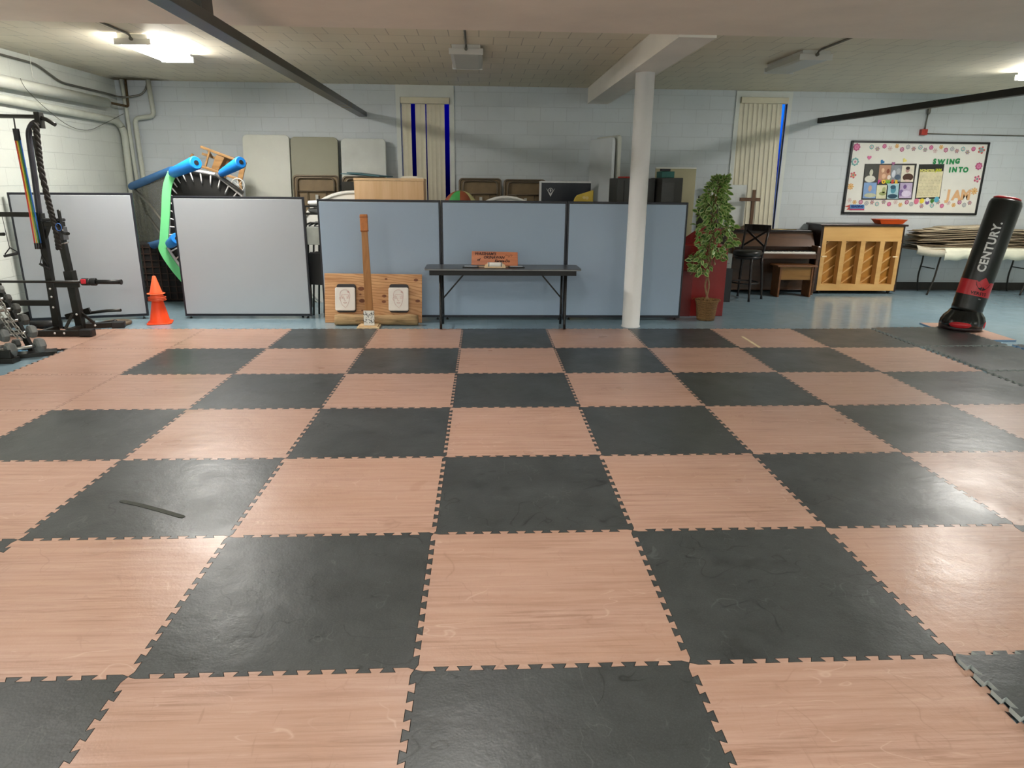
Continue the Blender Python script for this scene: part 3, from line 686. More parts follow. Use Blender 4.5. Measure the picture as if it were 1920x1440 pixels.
for i in range(N):
    u = i/(N-1); x = -1.565+u*1.01; rr = .062+.004*math.sin(u*9)+.003*math.sin(u*23)
    pts.append((x, .325+.004*math.sin(u*5), .063, rr))
vs = []
for (x, y, z, rr) in pts:
    for k in range(n):
        a = 2*PI*k/n; q = rr*(1+.05*math.sin(3*a+x*2)+.02*math.sin(7*a+x*11)); vs.append((x, y+q*math.cos(a), z+q*math.sin(a)))
b.add(vs, [(i*n+k, i*n+(k+1) % n, (i+1)*n+(k+1) % n, (i+1)*n+k) for i in range(N-1) for k in range(n)]+[tuple(range(n))]+[tuple((N-1)*n+k for k in reversed(range(n)))], 0, True)
tag(b.build('log', M_log), 'weathered log lying on the floor against the plywood board', 'log')
# striking post
pb, pt = Vector((-1.125, .20, .035)), Vector((-1.155, .30, 1.31))
t = thing('striking_post', 'tall wooden striking post with leather pad on top, in front of the plywood', 'post', (-1.13, .2, 0))
b = MB(); b.box(-1.265, -1.0, .07, .26, 0, .022); b.box(-1.245, -1.02, .10, .24, .022, .036); b.build('base_board', MATS['pale_wood'], t, bevel=.003)
b = MB(); b.beam(pb, pt, .10, .03, (0, 1, 0), 0, .068, .02); b.build('shaft', WOOD('oak_shaft', 'B57D42', '8C5A26', 'z', 5, 12, .45), t, bevel=.003)
d = (pt-pb).normalized()
b = MB(); b.beam(pt-d*.185, pt+d*.015, .088, .05, (0, 1, 0)); o_ = b.build('leather_pad', P('tan_leather', 'C47836', .45, 0, .15, 20), t, bevel=.008)
b = MB(); b.beam(pt-d*.02+Vector((0, -.001, 0)), pt-d*.013+Vector((0, -.001, 0)), .091, .054, (0, 1, 0)); b.beam(pt-d*.178, pt-d*.172, .091, .054, (0, 1, 0)); b.build('stitching', P('dark_stitch', '7A3A18', .6), o_)
t = thing('printed_card', 'white card with a black ink print leaning at the foot of the wooden post', 'card', (-1.125, .13, .036))
Mc = frame((-1.122, .125, .0365), (1, 0, 0), (0, .12, 1))
b = MB(); b.prism([(-.063, 0), (.063, 0), (.063, .175), (-.063, .175)], .012, Mc); o_ = b.build('card', M_paper, t)
b = MB(); Mq = Mc @ Matrix.Translation((0, 0, .0125))
for x, y in ((-.05, .145), (.045, .145), (-.05, .06), (.045, .055)):
    b.tube([Mq @ Vector((x+.016*math.cos(a/8*PI), y+.02*math.sin(a/8*PI), 0)) for a in range(-9, 4)], .003, 5)
random.seed(5)
for k in range(26):
    x = random.uniform(-.035, .04); y = random.uniform(.03, .155); a = random.uniform(0, PI); l = random.uniform(.006, .014)
    b.tube([Mq @ Vector((x-l*math.cos(a), y-l*math.sin(a), 0)), Mq @ Vector((x, y+.003, 0)), Mq @ Vector((x+l*math.cos(a), y+l*math.sin(a), 0))], random.uniform(.0015, .003), 4)
b.build('ink_print', M_ink, o_)

# ================================================================== CONES
M_cone = P('orange_cone_plastic', 'FF4A12', .45, 0, .06, 5); M_cone2 = P('light_orange_plastic', 'FF6A3C', .45, 0, .06, 5)
def cone(x, y, z, R, H, base, label, m, square=True, rz=0.3):
    t = thing('traffic_cone', label, 'traffic cone', (x, y, z), rz, 'stacked traffic cones')
    b = local(t); b.lathe([(R, 0.0), (R*.93, .012), (R*.24, H*.97), (R*.14, H), (.004, H)], None, 28); b.build('cone_body', m, t)
    b = local(t)
    if square: b.prism(rrect(base, base, .05), .012, Matrix.Translation((0, 0, -.001)))
    else: b.lathe([(base/2, 0), (base/2, .004)], Matrix.Identity(4), 28)
    b.build('base_flange', m, t, bevel=.003)
    return t
cx, cy = -3.72, .44
cone(cx, cy, 0.002, .125, .46, .28, 'large orange cone at the bottom of the cone stack', M_cone)
for k, (z, lab) in enumerate(((.283, 'small orange disc-rimmed cone lowest above the large cone'), (.300, 'small orange cone in the middle of the cone stack'), (.318, 'small orange cone with rim just below the top cone'))):
    cone(cx+.0, cy, z, .083, .17, .205, lab, M_cone2, False)
cone(cx-.004, cy, .363, .077, .215, .205, 'light orange cone on top of the cone stack', M_cone2, False)

# ================================================================== WEIGHT PLATE, BARS ON THE FLOOR
t = thing('weight_plate', 'round bronze-brown weight plate lying on the floor by the power rack', 'weight plate', (-4.2, .34, 0))
b = local(t); b.lathe([(.165, 0), (.172, .01), (.172, .03), (.16, .038), (.14, .036), (.135, .03), (.07, .03), (.06, .036), (.03, .036), (.026, .03), (.026, .0)], None, 40); b.build('plate_body', P('worn_bronze_iron', '6E5E4C', .5, .4, .25, 20), t)
b = MB(); b.tube([(-4.75, .1, .014), (-4.42, .02, .014)], .014, 10); tag(b.build('steel_bar', M_chrome), 'bright steel bar lying on the floor among the rack feet', 'bar')
b = MB(); b.tube([(-4.55, .12, .02), (-4.25, .36, .03)], .02, 10); b.ell((-4.23, .375, .03), (.03, .03, .025)); tag(b.build('dark_handle_bar', M_black), 'dark handle lying on the floor left of the weight plate', 'handle')

# ================================================================== POWER RACK
M_rack = P('rack_black_paint', '272622', .32, .3, .15); M_rackr = P('rack_dark_red_reflection', '2A1A16', .3, .2)
Y0 = -.15
t = thing('power_rack', 'black power rack with pull-up bar at far left', 'exercise rack', (-4.75, 0, 0))
def RT(name, pts, r, m=M_rack, sm=0, n=12):
    b = MB(); b.tube(smooth_path(pts, sm) if sm else pts, r, n); return b.build(name, m, t)
def RB(name, p, q, w, h, m=M_rack, up=(0, 1, 0), bev=.004):
    b = MB(); b.beam(p, q, w, h, up); return b.build(name, m, t, bevel=bev)
o_ = RB('upright', (-4.60, Y0, .05), (-4.58, Y0, 1.33), .07, .07)
for z in (.30, .42, .51): 
    b = MB(); b.lathe([(.0, 0), (.012, .002), (.012, .006), (.0, .009)], frame((-4.588, Y0-.036, z), (1, 0, 0), (0, 0, 1)), 10, caps=False); b.build('bolt', M_white, o_)
RT('curved_upright', [(-4.585, Y0, 1.30), (-4.565, Y0, 1.75), (-4.555, Y0, 2.05), (-4.54, Y0, 2.17), (-4.48, Y0, 2.25), (-4.41, Y0, 2.26)], .03, P('grey_black_tube', '3C3B40', .35, .3), 6)
RT('pull_up_bar', [(-5.25, Y0, 2.315), (-4.41, Y0, 2.315), (-4.33, Y0-.02, 2.285), (-4.235, Y0-.05, 2.235)], .021, M_rack)
RB('bar_bracket', (-4.415, Y0, 2.20), (-4.415, Y0, 2.36), .06, .08)
RB('cross_member', (-5.27, Y0-.03, 1.315), (-4.565, Y0-.03, 1.315), .03, .05, up=(0, 0, 1))
RB('cross_member', (-4.60, Y0+.03, .34), (-5.2, Y0+.03, .34), .06, .06, up=(0, 0, 1))
b = MB(); b.prism(rrect(.24, .12, .05), .03, Matrix.Translation((-4.45, Y0, 1.245))); b.build('arm_pad', M_blackpl, t, bevel=.008)
RB('pad_arm', (-4.58, Y0, 1.215), (-4.34, Y0, 1.215), .05, .05, up=(0, 0, 1)); RB('gusset', (-4.50, Y0, 1.20), (-4.58, Y0, 1.03), .04, .02)
RT('dip_handle', [(-4.34, Y0-.06, 1.37), (-4.335, Y0-.06, 1.2), (-4.31, Y0-.10, 1.13), (-4.22, Y0-.16, 1.125)], .017, M_rack, 4)
RT('dip_handle', [(-4.92, Y0-.25, 1.37), (-4.90, Y0-.25, 1.2), (-4.88, Y0-.28, 1.13), (-4.80, Y0-.3, 1.125)], .017, M_rack, 4)
RB('foot_rail', (-5.25, -.42, .055), (-4.09, -.42, .055), .06, .06, up=(0, 0, 1)); RB('foot_rail', (-4.60, Y0, .06), (-4.62, -.42, .06), .05, .05, up=(0, 0, 1))
b = MB(); b.box(-4.20, -4.06, -.47, -.37, .021, .10); b.build('rubber_foot', M_blackpl, t, bevel=.01)
for x in (-4.36, -4.46):
    b = MB(); b.lathe([(.0, 0), (.012, .002), (.012, .006), (.0, .009)], frame((x, -.451, .06), (1, 0, 0), (0, 0, 1)), 10, caps=False); b.build('bolt', M_white, t)
# squat stand
t = thing('squat_stand', 'black squat stand holding the barbell, right of the power rack', 'squat stand', (-4.35, -.1, 0))
RB('upright', (-4.37, Y0+.05, .05), (-4.395, Y0+.05, .66), .08, .08); RB('inner_post', (-4.395, Y0+.05, .62), (-4.43, Y0+.05, 1.25), .066, .066)
RB('collar', (-4.39, Y0+.05, .58), (-4.395, Y0+.05, .70), .095, .095)
RB('bar_hook', (-4.52, -.21, .555), (-4.25, -.21, .555), .03, .05, up=(0, 0, 1))
RB('foot_rail', (-4.37, .15, .055), (-4.37, -.36, .055), .06, .06, up=(0, 0, 1)); RB('foot_rail', (-4.37, -.06, .06), (-4.06, .03, .06), .06, .06, up=(0, 0, 1))
b = MB(); b.obox((-4.02, .045, .058), (.14, .09, .075), (0, 0, .28)); b.build('rubber_foot', M_blackpl, t, bevel=.01)
RB('gusset', (-4.36, -.10, .24), (-4.24, -.05, .09), .03, .02); RB('gusset', (-4.40, -.17, .22), (-4.44, -.28, .08), .03, .02)
for p in ((-4.35, -.15, .22), (-4.23, -.03, .07)):
    b = MB(); b.lathe([(.0, 0), (.012, .002), (.012, .006), (.0, .009)], frame((p[0], p[1]-.03, p[2]), (1, 0, 0), (0, 0, 1)), 10, caps=False); b.build('bolt', M_white, t)
RT('safety_pin', [(-4.46, -.145, .985), (-4.33, -.145, 1.02)], .008, M_chrome)
b = MB(); b.box(-4.475, -4.375, -.14, -.04, 1.04, 1.18); b.build('sleeve', P('grey_sleeve', '4A4B4C', .5), t, bevel=.004)
# barbell
t = thing('barbell', 'black barbell with a red clamp resting across the rack', 'barbell', (-4.5, -.27, .58))
yb = -.27
def BL(name, prof, x, m): 
    b = MB(); b.lathe(prof, frame((x, yb, .60), (0, 1, 0), (0, 0, 1)), 18); return b.build(name, m, t)
BL('shaft', [(.014, -1.0), (.014, 1.05)], -5.1+.0, M_rack) if False else None
b = MB(); b.tube([(-5.27, yb, .60), (-4.13, yb, .60)], .014, 12); b.build('shaft', M_rack, t)
b = MB(); b.tube([(-4.13, yb, .60), (-3.76, yb, .60)], .025, 16); b.tube([(-3.768, yb, .60), (-3.755, yb, .60)], .029, 16); b.build('sleeve', M_black, t)
b = MB(); b.tube([(-4.20, yb, .60), (-4.18, yb, .60), (-4.10, yb, .60), (-4.09, yb, .60)], [.02, .04, .04, .03], 18); b.tube([(-4.085, yb, .6), (-4.03, yb, .6)], .042, 16); b.build('spring_collar', M_blackpl, t, bevel=.002)
b = MB(); b.box(-4.17, -4.12, yb-.052, yb-.03, .585, .635); b.build('red_lever', P('clamp_red', 'DB2F3E', .4), t, bevel=.006)
# resistance bands
def band_set(name, label, x, z0, x1, z1, cols, y=-.22):
    q = thing(name, label, 'resistance bands', (x, y, z1))
    b = MB(); b.box(x-.02, x+.03, y-.02, y+.02, z0+.02, z0+.14); b.tube([(x, y, z0+.12), (x+.005, y, 2.30)], .008, 6); b.build('strap_anchor', M_blackpl, q, bevel=.004)
    for k, cc in enumerate(cols):
        b = MB(); xx = x-.02+k*.017
        b.tube(smooth_path([(xx, y, z0+.03), (xx+(x1-x)*.45, y, (z0+z1)/2), (x1-.035+k*.022, y, z1)]), .0075, 8); b.build('band', P('band_'+cc, cc, .4), q)
        b = MB(); b.tube([(x1-.035+k*.022, y, z1+.005), (x1-.035+k*.022, y, z1-.06)], .009, 8); b.build('band_end', M_blackpl, q)
    b = MB(); X = x1+.02; Z = z1-.10; b.tube([(X, y, Z+.03), (X, y, Z-.03)], .006, 6); b.tube([(X, y, Z-.02), (X-.04, y, Z-.13), (X+.05, y, Z-.17), (X, y, Z-.02)], .006, 6); b.tube([(X-.042, y, Z-.12), (X+.055, y, Z-.175)], .014, 10)
    b.build('handle', M_blackpl, q)
band_set('resistance_bands', 'coloured resistance bands hanging from the pull-up bar', -4.635, 2.05, -4.61, 1.01, ['D9473A', 'E8C23A', '3C8A4A', '1F5FA8'])
q = thing('exercise_handle', 'black triangular handle on a cord hanging by the left dip bar', 'handle', (-4.80, -.40, .85))
b = MB(); X, Y, Z = -4.80, -.40, .98; b.tube([(X-.02, Y, 1.30), (X-.005, Y, Z)], .0035, 6); b.build('cord', M_blackpl, q)
b = MB(); b.tube([(X, Y, Z), (X-.065, Y, Z-.07)], .006, 6); b.tube([(X, Y, Z), (X+.07, Y, Z-.045)], .006, 6); b.tube([(X-.075, Y, Z-.09), (X+.075, Y, Z-.058)], .015, 10); b.build('grip', M_blackpl, q)
# battle rope
M_rope = P('black_rope', '2B2722', .8, 0, .3, 60)
path = smooth_path([(-4.40, -.25, 2.24), (-4.41, -.26, 2.0), (-4.42, -.26, 1.8), (-4.41, -.25, 1.5), (-4.40, -.24, 1.3), (-4.385, -.24, 1.12), (-4.40, -.22, .95)], 16)
q = thing('battle_rope', 'thick black twisted rope hanging from the rack bracket', 'rope', path[-1])
for s in range(3):
    b = MB(); pp = [p+Vector((.016*math.cos(i*.55+s*2.094), .016*math.sin(i*.55+s*2.094), 0)) for i, p in enumerate(path)]
    b.tube(pp, .0165, 8); b.build('rope_strand', M_rope, q)
q = thing('carabiner_strap', 'black strap with steel clip beside the thick rope near the bracket', 'strap', (-4.47, -.2, 1.85))
b = MB(); b.box(-4.475, -4.435, -.23, -.21, 1.88, 2.12); b.build('webbing', M_blackpl, q, bevel=.003)
b = MB(); b.tube([(-4.47, -.22, 1.9), (-4.47, -.22, 1.82), (-4.43, -.22, 1.79), (-4.42, -.22, 1.84)], .006, 6); b.tube([(-4.455, -.22, 2.12), (-4.47, -.22, 2.2)], .005, 6); b.build('steel_clip', M_chrome, q)
b = MB(); b.tube([(-4.335+.03*math.cos(a/12*2*PI), -.27, 1.19+.04*math.sin(a/12*2*PI)) for a in range(12)], .004, 6, closed=True); tag(b.build('blue_ring', P('blue_cord', '3F74C8', .5)), 'small blue loop hooked on the right dip handle', 'loop')
# stored parts behind rack foot
b = MB(); b.tube([(-5.0, .02, .055), (-4.70, .10, .055)], .052, 12); tag(b.build('foam_roller', M_blackpl), 'black foam roller end behind the power rack uprights', 'roller')
b = MB(); b.tube([(-4.52, .05, .17), (-4.22, .22, .19), (-4.05, .2, .2)], .018, 10); b.beam((-4.6, .04, .15), (-4.35, .10, .22), .05, .06); tag(b.build('leg_attachment', M_rack), 'black leg attachment bar sticking out behind the squat stand', 'attachment')

# ================================================================== DUMBBELLS
M_hex = P('grey_hex_iron', '6F7270', .5, .2, .12, 12); M_hexd = P('dark_hex_iron', '4B4C49', .5, .2, .12, 12)
t = thing('dumbbell_rack', 'black dumbbell tree rack at the lower far left', 'dumbbell rack', (-4.42, -1.35, 0))
b = MB(); b.beam((-4.46, -1.5, .03), (-4.55, -1.45, .70), .07, .05, (0, 1, 0)); b.build('upright', M_rack, t, bevel=.004)
b = MB(); b.beam((-4.28, -1.16, .03), (-4.47, -1.20, .70), .05, .05, (0, 1, 0)); b.build('upright', M_rack, t, bevel=.004)
b = MB(); b.box(-4.80, -4.22, -1.56, -1.45, 0, .05); b.box(-4.40, -4.24, -1.55, -1.50, .05, .13); b.box(-4.60, -4.5, -1.55, -1.50, .05, .13); b.build('base_rail', M_rack, t, bevel=.004)
b = MB(); b.obox((-4.20, -1.22, .02), (.34, .16, .04), (0, 0, .5)); b.build('base_rail', M_rack, t, bevel=.004)
b = MB(); b.beam((-4.68, -1.47, .70), (-4.45, -1.19, .70), .12, .04, (0, 0, 1)); b.build('top_cap', M_rack, t, bevel=.004)
def dumbbell(x, y, z, L_, R, label, m, rz=.95):
    q = thing('hex_dumbbell', label, 'dumbbell', (x, y, z), rz, 'hex dumbbells on the rack')
    for s in (-1, 1):
        b = local(q); b.lathe([(R*.72, -R*.55), (R, -R*.3), (R, R*.3), (R*.72, R*.55)], frame((s*(L_/2-R*.3), 0, 0), (0, 1, 0), (0, 0, 1)), 6, sm=False); b.build('hex_head', m, q, bevel=.003)
    b = local(q); b.tube([(-L_/2+R*.4, 0, 0), (-.03, 0, 0), (.03, 0, 0), (L_/2-R*.4, 0, 0)], [.014, .017, .017, .014], 10); b.build('handle', M_chrome, q)
DB = [(-4.205, -1.37, .115, .30, .075, 'light grey hex dumbbell at the bottom of the rack', M_hex), (-4.275, -1.33, .245, .28, .067, 'grey hex dumbbell second from the bottom of the rack', M_hex),
      (-4.32, -1.33, .365, .26, .060, 'dark grey hex dumbbell third from the bottom of the rack', M_hexd), (-4.37, -1.33, .475, .25, .054, 'dark grey hex dumbbell fourth from the bottom of the rack', M_hexd),
      (-4.42, -1.33, .575, .23, .046, 'small dark hex dumbbell fifth from the bottom of the rack', M_hexd), (-4.46, -1.33, .665, .21, .04, 'small grey hex dumbbell topmost on the rack', M_hex)]
for d_ in DB: dumbbell(*d_)
for x, y, z, lab in ((-4.36, -1.10, .10, 'grey hex dumbbell lying behind the lowest one on the left'), (-4.42, -1.12, .235, 'dark hex dumbbell behind the second level of the rack'), (-4.50, -1.12, .35, 'dark hex dumbbell behind the third level of the rack')):
    dumbbell(x-.12, y-.15, z, .24, .055, lab, M_hexd, .95)
# chains
M_chain = P('galvanised_chain', '9A9891', .35, .9, .15, 30)
def chain(pts, label):
    path = smooth_path(pts, 12); L_ = [0]
    for i in range(1, len(path)): L_.append(L_[-1]+(path[i]-path[i-1]).length)
    def at(s):
        for i in range(1, len(path)):
            if L_[i] >= s: u = (s-L_[i-1])/max(1e-6, L_[i]-L_[i-1]); return path[i-1].lerp(path[i], u), (path[i]-path[i-1]).normalized()
        return path[-1], (path[-1]-path[-2]).normalized()
    b = MB(); s = 0; k = 0; lk = .040
    while s < L_[-1]:
        c, d = at(s); x = d.orthogonal().normalized(); y = d.cross(x)
        w = (x+y).normalized() if k % 2 else (x-y).normalized()
        b.tube([c+d*(.029*math.cos(a*PI/5))+w*(.0165*math.sin(a*PI/5)) for a in range(10)], .0056, 6, closed=True); s += lk; k += 1
    return tag(b.build('chain', M_chain), label, 'chain', 'chains draped over the dumbbells')
chain([(-4.46, -1.40, .74), (-4.43, -1.44, .70), (-4.38, -1.46, .60), (-4.33, -1.47, .50), (-4.28, -1.47, .38), (-4.22, -1.46, .26), (-4.17, -1.44, .20)], 'steel chain draped over the dumbbells, the strand on the left')
chain([(-4.43, -1.34, .745), (-4.40, -1.39, .72), (-4.34, -1.42, .62), (-4.29, -1.43, .52), (-4.25, -1.43, .40), (-4.19, -1.43, .29), (-4.15, -1.42, .215)], 'steel chain draped over the dumbbells, the strand on the right')
chain([(-4.80, -1.35, .745), (-4.62, -1.42, .74), (-4.48, -1.42, .73)], 'steel chain lying across the top of the dumbbell rack')

# ================================================================== TRAMPOLINE ON ITS EDGE
M_tub = P('pale_tube', 'DDD6D2', .35, .2); M_blue = P('bright_blue_foam', '1283E0', .5, 0, .08, 8); M_blued = P('dull_blue_foam', '2F6396', .6, 0, .1, 8)
M_green = P('green_pad_vinyl', '7FE596', .5, 0, .04, 4); M_tmat = P('black_trampoline_mat', '14130F', .7); M_net = net_mat()
Y = 1.5
R_ = [at_y(px, py, Y) for px, py in ((317, 322), (345, 316), (405, 327), (453, 366), (474, 430), (466, 500), (425, 555), (380, 560), (343, 508), (314, 465), (314, 400))]
cen = sum(R_, Vector())/len(R_)
t = thing('trampoline', 'small trampoline tipped on its edge between two partitions, green pad and blue foam legs', 'trampoline', (cen.x, Y, 0))
b = MB(); b.tube(R_, .02, 10, closed=True); b.build('ring_frame', M_tub, t)
b = MB(); inner = [cen+(p-cen)*.78 for p in R_]
b.prism([(p.x, p.z) for p in [cen+(p-cen)*.97 for p in R_]], .006, frame((0, Y+.06, 0), (1, 0, 0), (0, 0, 1)), 0); b.build('jump_mat', M_tmat, t)
b = MB()
ringd = []
for i in range(len(R_)):
    p, q = R_[i], R_[(i+1) % len(R_)]; n = max(2, int((q-p).length/.105))
    for k in range(n): ringd.append(p.lerp(q, (k+.5)/n))
for p in ringd: b.tube([p, cen+(p-cen)*.85+Vector((0, .02, 0)), cen+(p-cen)*.8+Vector((0, .03, 0))], [.009, .009, .004], 7)
b.build('springs', P('white_spring_sleeve', 'E6E0DC', .5), t)
# green pad: strip lying outside the ring on its left
b = MB(); G = [(335, 312), (318, 320), (307, 350), (304, 400), (301, 450), (300, 470), (322, 505), (352, 540)]
gl = smooth_path([at_y(px-2, py, Y-.03) for px, py in G], 5); gr = []
for i in range(len(gl)):
    d = (gl[min(i+1, len(gl)-1)]-gl[max(i-1, 0)]); nv = Vector((-d.z, 0, d.x)).normalized()
    if nv.dot(cen-gl[i]) < 0: nv = -nv
    gr.append(gl[i]+nv*(.11 if i > 3 else .07+.01*i))
n = len(gl); th = Vector((0, .015, 0))
b.add(gl+gr+[p+th for p in gl]+[p+th for p in gr], [(i, i+1, n+i+1, n+i) for i in range(n-1)]+[(2*n+i, 3*n+i, 3*n+i+1, 2*n+i+1) for i in range(n-1)]+[(i, 2*n+i, 2*n+i+1, i+1) for i in range(n-1)]+[(n+i, n+i+1, 3*n+i+1, 3*n+i) for i in range(n-1)], 0, False)
b.build('green_pad', M_green, t)
def foam(p, q, r0, r1, m, name='foam_leg'):
    b = MB(); p = Vector(p); q = Vector(q); b.tube([p, p.lerp(q, .08), p.lerp(q, .5), p.lerp(q, .96), q], [r0*.7, r0, (r0+r1)/2, r1, r1*.85], 18)
    d = (q-p).normalized(); M = frame(q, d.orthogonal(), d.cross(d.orthogonal())); o_ = b.build(name, m, t)
    b = MB(); b.tube([q-d*.01, q+d*.004], r1*.36, 12); b.build('tube_end', M_tmat, o_)
foam(at_y(322, 325, 1.45), at_y(368, 305, 1.05), .065, .085, M_blue)
foam(at_y(414, 326, 1.45), at_y(452, 304, 1.05), .05, .075, M_blue)
foam(at_y(318, 458, 1.48), at_y(332, 447, 1.15), .06, .075, M_blue)
foam(at_y(330, 318, 1.55), at_y(246, 350, 2.6), .062, .055, M_blued, 'foam_pole')
foam(at_y(318, 452, 1.55), at_y(262, 466, 2.5), .055, .05, M_blued, 'foam_pole')
b = MB(); A = [at_y(320, 322, 1.55), at_y(247, 350, 2.6), at_y(262, 466, 2.5), at_y(312, 465, 1.55), at_z(285, 560, 0.02), at_z(330, 585, .02), R_[8]]
b.add(A[:4], [(0, 1, 2, 3)]); b.build('side_net', M_net, t)
b = MB(); b.tube([A[1], at_y(282, 385, 2.0), at_y(306, 418, 1.6)], .018, 8); b.tube([A[1]+Vector((.1, 0, -.1)), at_y(275, 400, 2.3), at_y(302, 440, 1.7)], .016, 8); b.build('net_pole', P('net_pole_grey', '4A4840', .5), t)
b = MB(); b.obox(at_y(430, 345, 1.48), (.1, .02, .02), (0, .6, 0)); b.tube([at_y(404, 325, 1.47), at_y(456, 362, 1.47)], .024, 10); b.build('frame_joint', P('grey_tube', '6E6B66', .4, .4), t)
# dark crate stuff in the gap
t = thing('crate', 'dark brown mesh crate in the shadow behind the orange cones', 'crate', (-4.1, 2.2, 0))
b = MB()
for k in range(9): b.box(-4.75+k*.10, -4.738+k*.10, 2.0, 2.012, 0.03, .80); b.box(-4.76, -3.80, 2.0, 2.012, .03+k*.092, .04+k*.092)
b.build('mesh_front', P('brown_mesh', '3A2318', .6), t)
b = MB(); b.box(-4.76, -3.8, 2.02, 2.5, 0.0, .82); b.build('crate_body', P('dark_brown_box', '1A1310', .7), t, bevel=.01)

# upside-down wooden chair on top of the stored things
M_oak = WOOD('oak_chair_wood', 'B48A57', '8A6238', 'x', 5, 10, .4)
t = thing('wooden_chair', 'light wooden chair lying upside down behind the blue foam trampoline legs', 'chair', at_y(420, 330, 2.2))
pt_ = lambda px, py, Y=2.2: at_y(px, py, Y)
def bar(name, p, q, w, h, m=M_oak):
    b = MB(); b.beam(p, q, w, h, (0, 1, 0)); return b.build(name, m, t, bevel=.005)
bar('leg', pt_(376, 275), pt_(462, 307), .035, .04); bar('leg', pt_(379, 288, 2.55), pt_(450, 312, 2.55), .035, .04); bar('leg', pt_(373, 310, 2.15), pt_(450, 337, 2.15), .035, .04); bar('leg', pt_(362, 289, 2.5), pt_(352, 305, 2.5), .035, .04)
bar('stretcher', pt_(393, 283), pt_(385, 313), .025, .03); bar('stretcher', pt_(382, 312, 2.3), pt_(412, 322, 2.3), .02, .03); bar('stretcher', pt_(391, 284, 2.3), pt_(397, 294, 2.55), .025, .03)
b = MB(); P0 = [pt_(405, 290), pt_(421, 295), pt_(408, 322), pt_(395, 318)]; P1 = [p+Vector((.06, .32, .0)) for p in P0]
b.add(P0+P1, [(0, 1, 2, 3), (7, 6, 5, 4), (0, 4, 5, 1), (1, 5, 6, 2), (2, 6, 7, 3), (3, 7, 4, 0)]); b.build('seat', M_oak, t, bevel=.006)
bar('backrest', pt_(458, 303, 2.15), pt_(449, 340, 2.15), .07, .02); bar('backrest', pt_(428, 300, 2.3), pt_(425, 330, 2.3), .06, .02)
b = MB(); b.beam(pt_(450, 335, 2.15), Vector((pt_(450, 335, 2.15).x, 2.15, 0)), .035, .035, (0, 1, 0)); b.beam(pt_(420, 325, 2.4), Vector((pt_(420, 325, 2.4).x, 2.4, 0)), .04, .04, (0, 1, 0))
tag(b.build('wooden_stand', M_oak), 'wooden supports behind the trampoline under the upturned chair', 'stand')
b = MB(); cc = pt_(446, 347, 2.1); b.tube([cc+Vector((.09*math.cos(k*PI/8), 0, .09*math.sin(k*PI/8))) for k in range(16)], .008, 6, closed=True)
for k in range(4): b.tube([cc+Vector((.09*math.cos(k*PI/4), 0, .09*math.sin(k*PI/4))), cc-Vector((.09*math.cos(k*PI/4), 0, .09*math.sin(k*PI/4)))], .003, 5)
b.beam(cc-Vector((0, 0, .09)), Vector((cc.x, 2.1, 0)), .03, .03, (0, 1, 0))
tag(b.build('desk_fan', M_fix), 'round white fan grille peeking over the partition beside the upturned chair', 'fan')

# ================================================================== FOLDING TABLES LEANING ON THE BACK WALL
M_tabw = P('table_plastic_cream', 'CFD0C4', .5, 0, .04, 2); M_tabo = P('table_olive_laminate', '8E8C74', .5, 0, .05, 2); M_tabe = P('table_dark_edge', '4C4A3C', .5)
def leaning_table(x0, x1, ytop, ybot, H, m, label, group='folding tables on end against the back wall'):
    w = x1-x0; t = thing('folding_table', label, 'table', ((x0+x1)/2, ybot, 0), 0, group)
    M = frame(((x0+x1)/2, ybot, 0), (1, 0, 0), (0, (ytop-ybot)/H, 1)); 
    b = MB(); b.prism(rrect(w, H, .07, 6, 0, H/2), .022, M); b.build('tabletop', m, t, bevel=.004)
    b = MB(); b.prism(rrect(w+.006, H+.006, .072, 6, 0, H/2), .016, M @ Matrix.Translation((0, 0, -.02))); b.build('table_rim', M_tabe if m is M_tabo else M_tabw, t, bevel=.003)
    return t
leaning_table(-3.42, -2.715, 3.30, 3.02, 2.38, M_tabw, 'cream folding table on end, left of the olive one')
leaning_table(-2.70, -1.98, 3.31, 3.02, 2.36, M_tabo, 'olive folding table on end between two pale ones')
leaning_table(-1.93, -1.245, 3.30, 3.02, 2.345, P('table_plastic_stained', 'C8CBC4', .5, 0, .08, 3), 'pale stained folding table on end, just left of the window')
M_brn = P('brown_hardboard', '7C6849', .6, 0, .15, 6); M_brnf = P('brown_tube_steel', '6E6252', .35, .5)
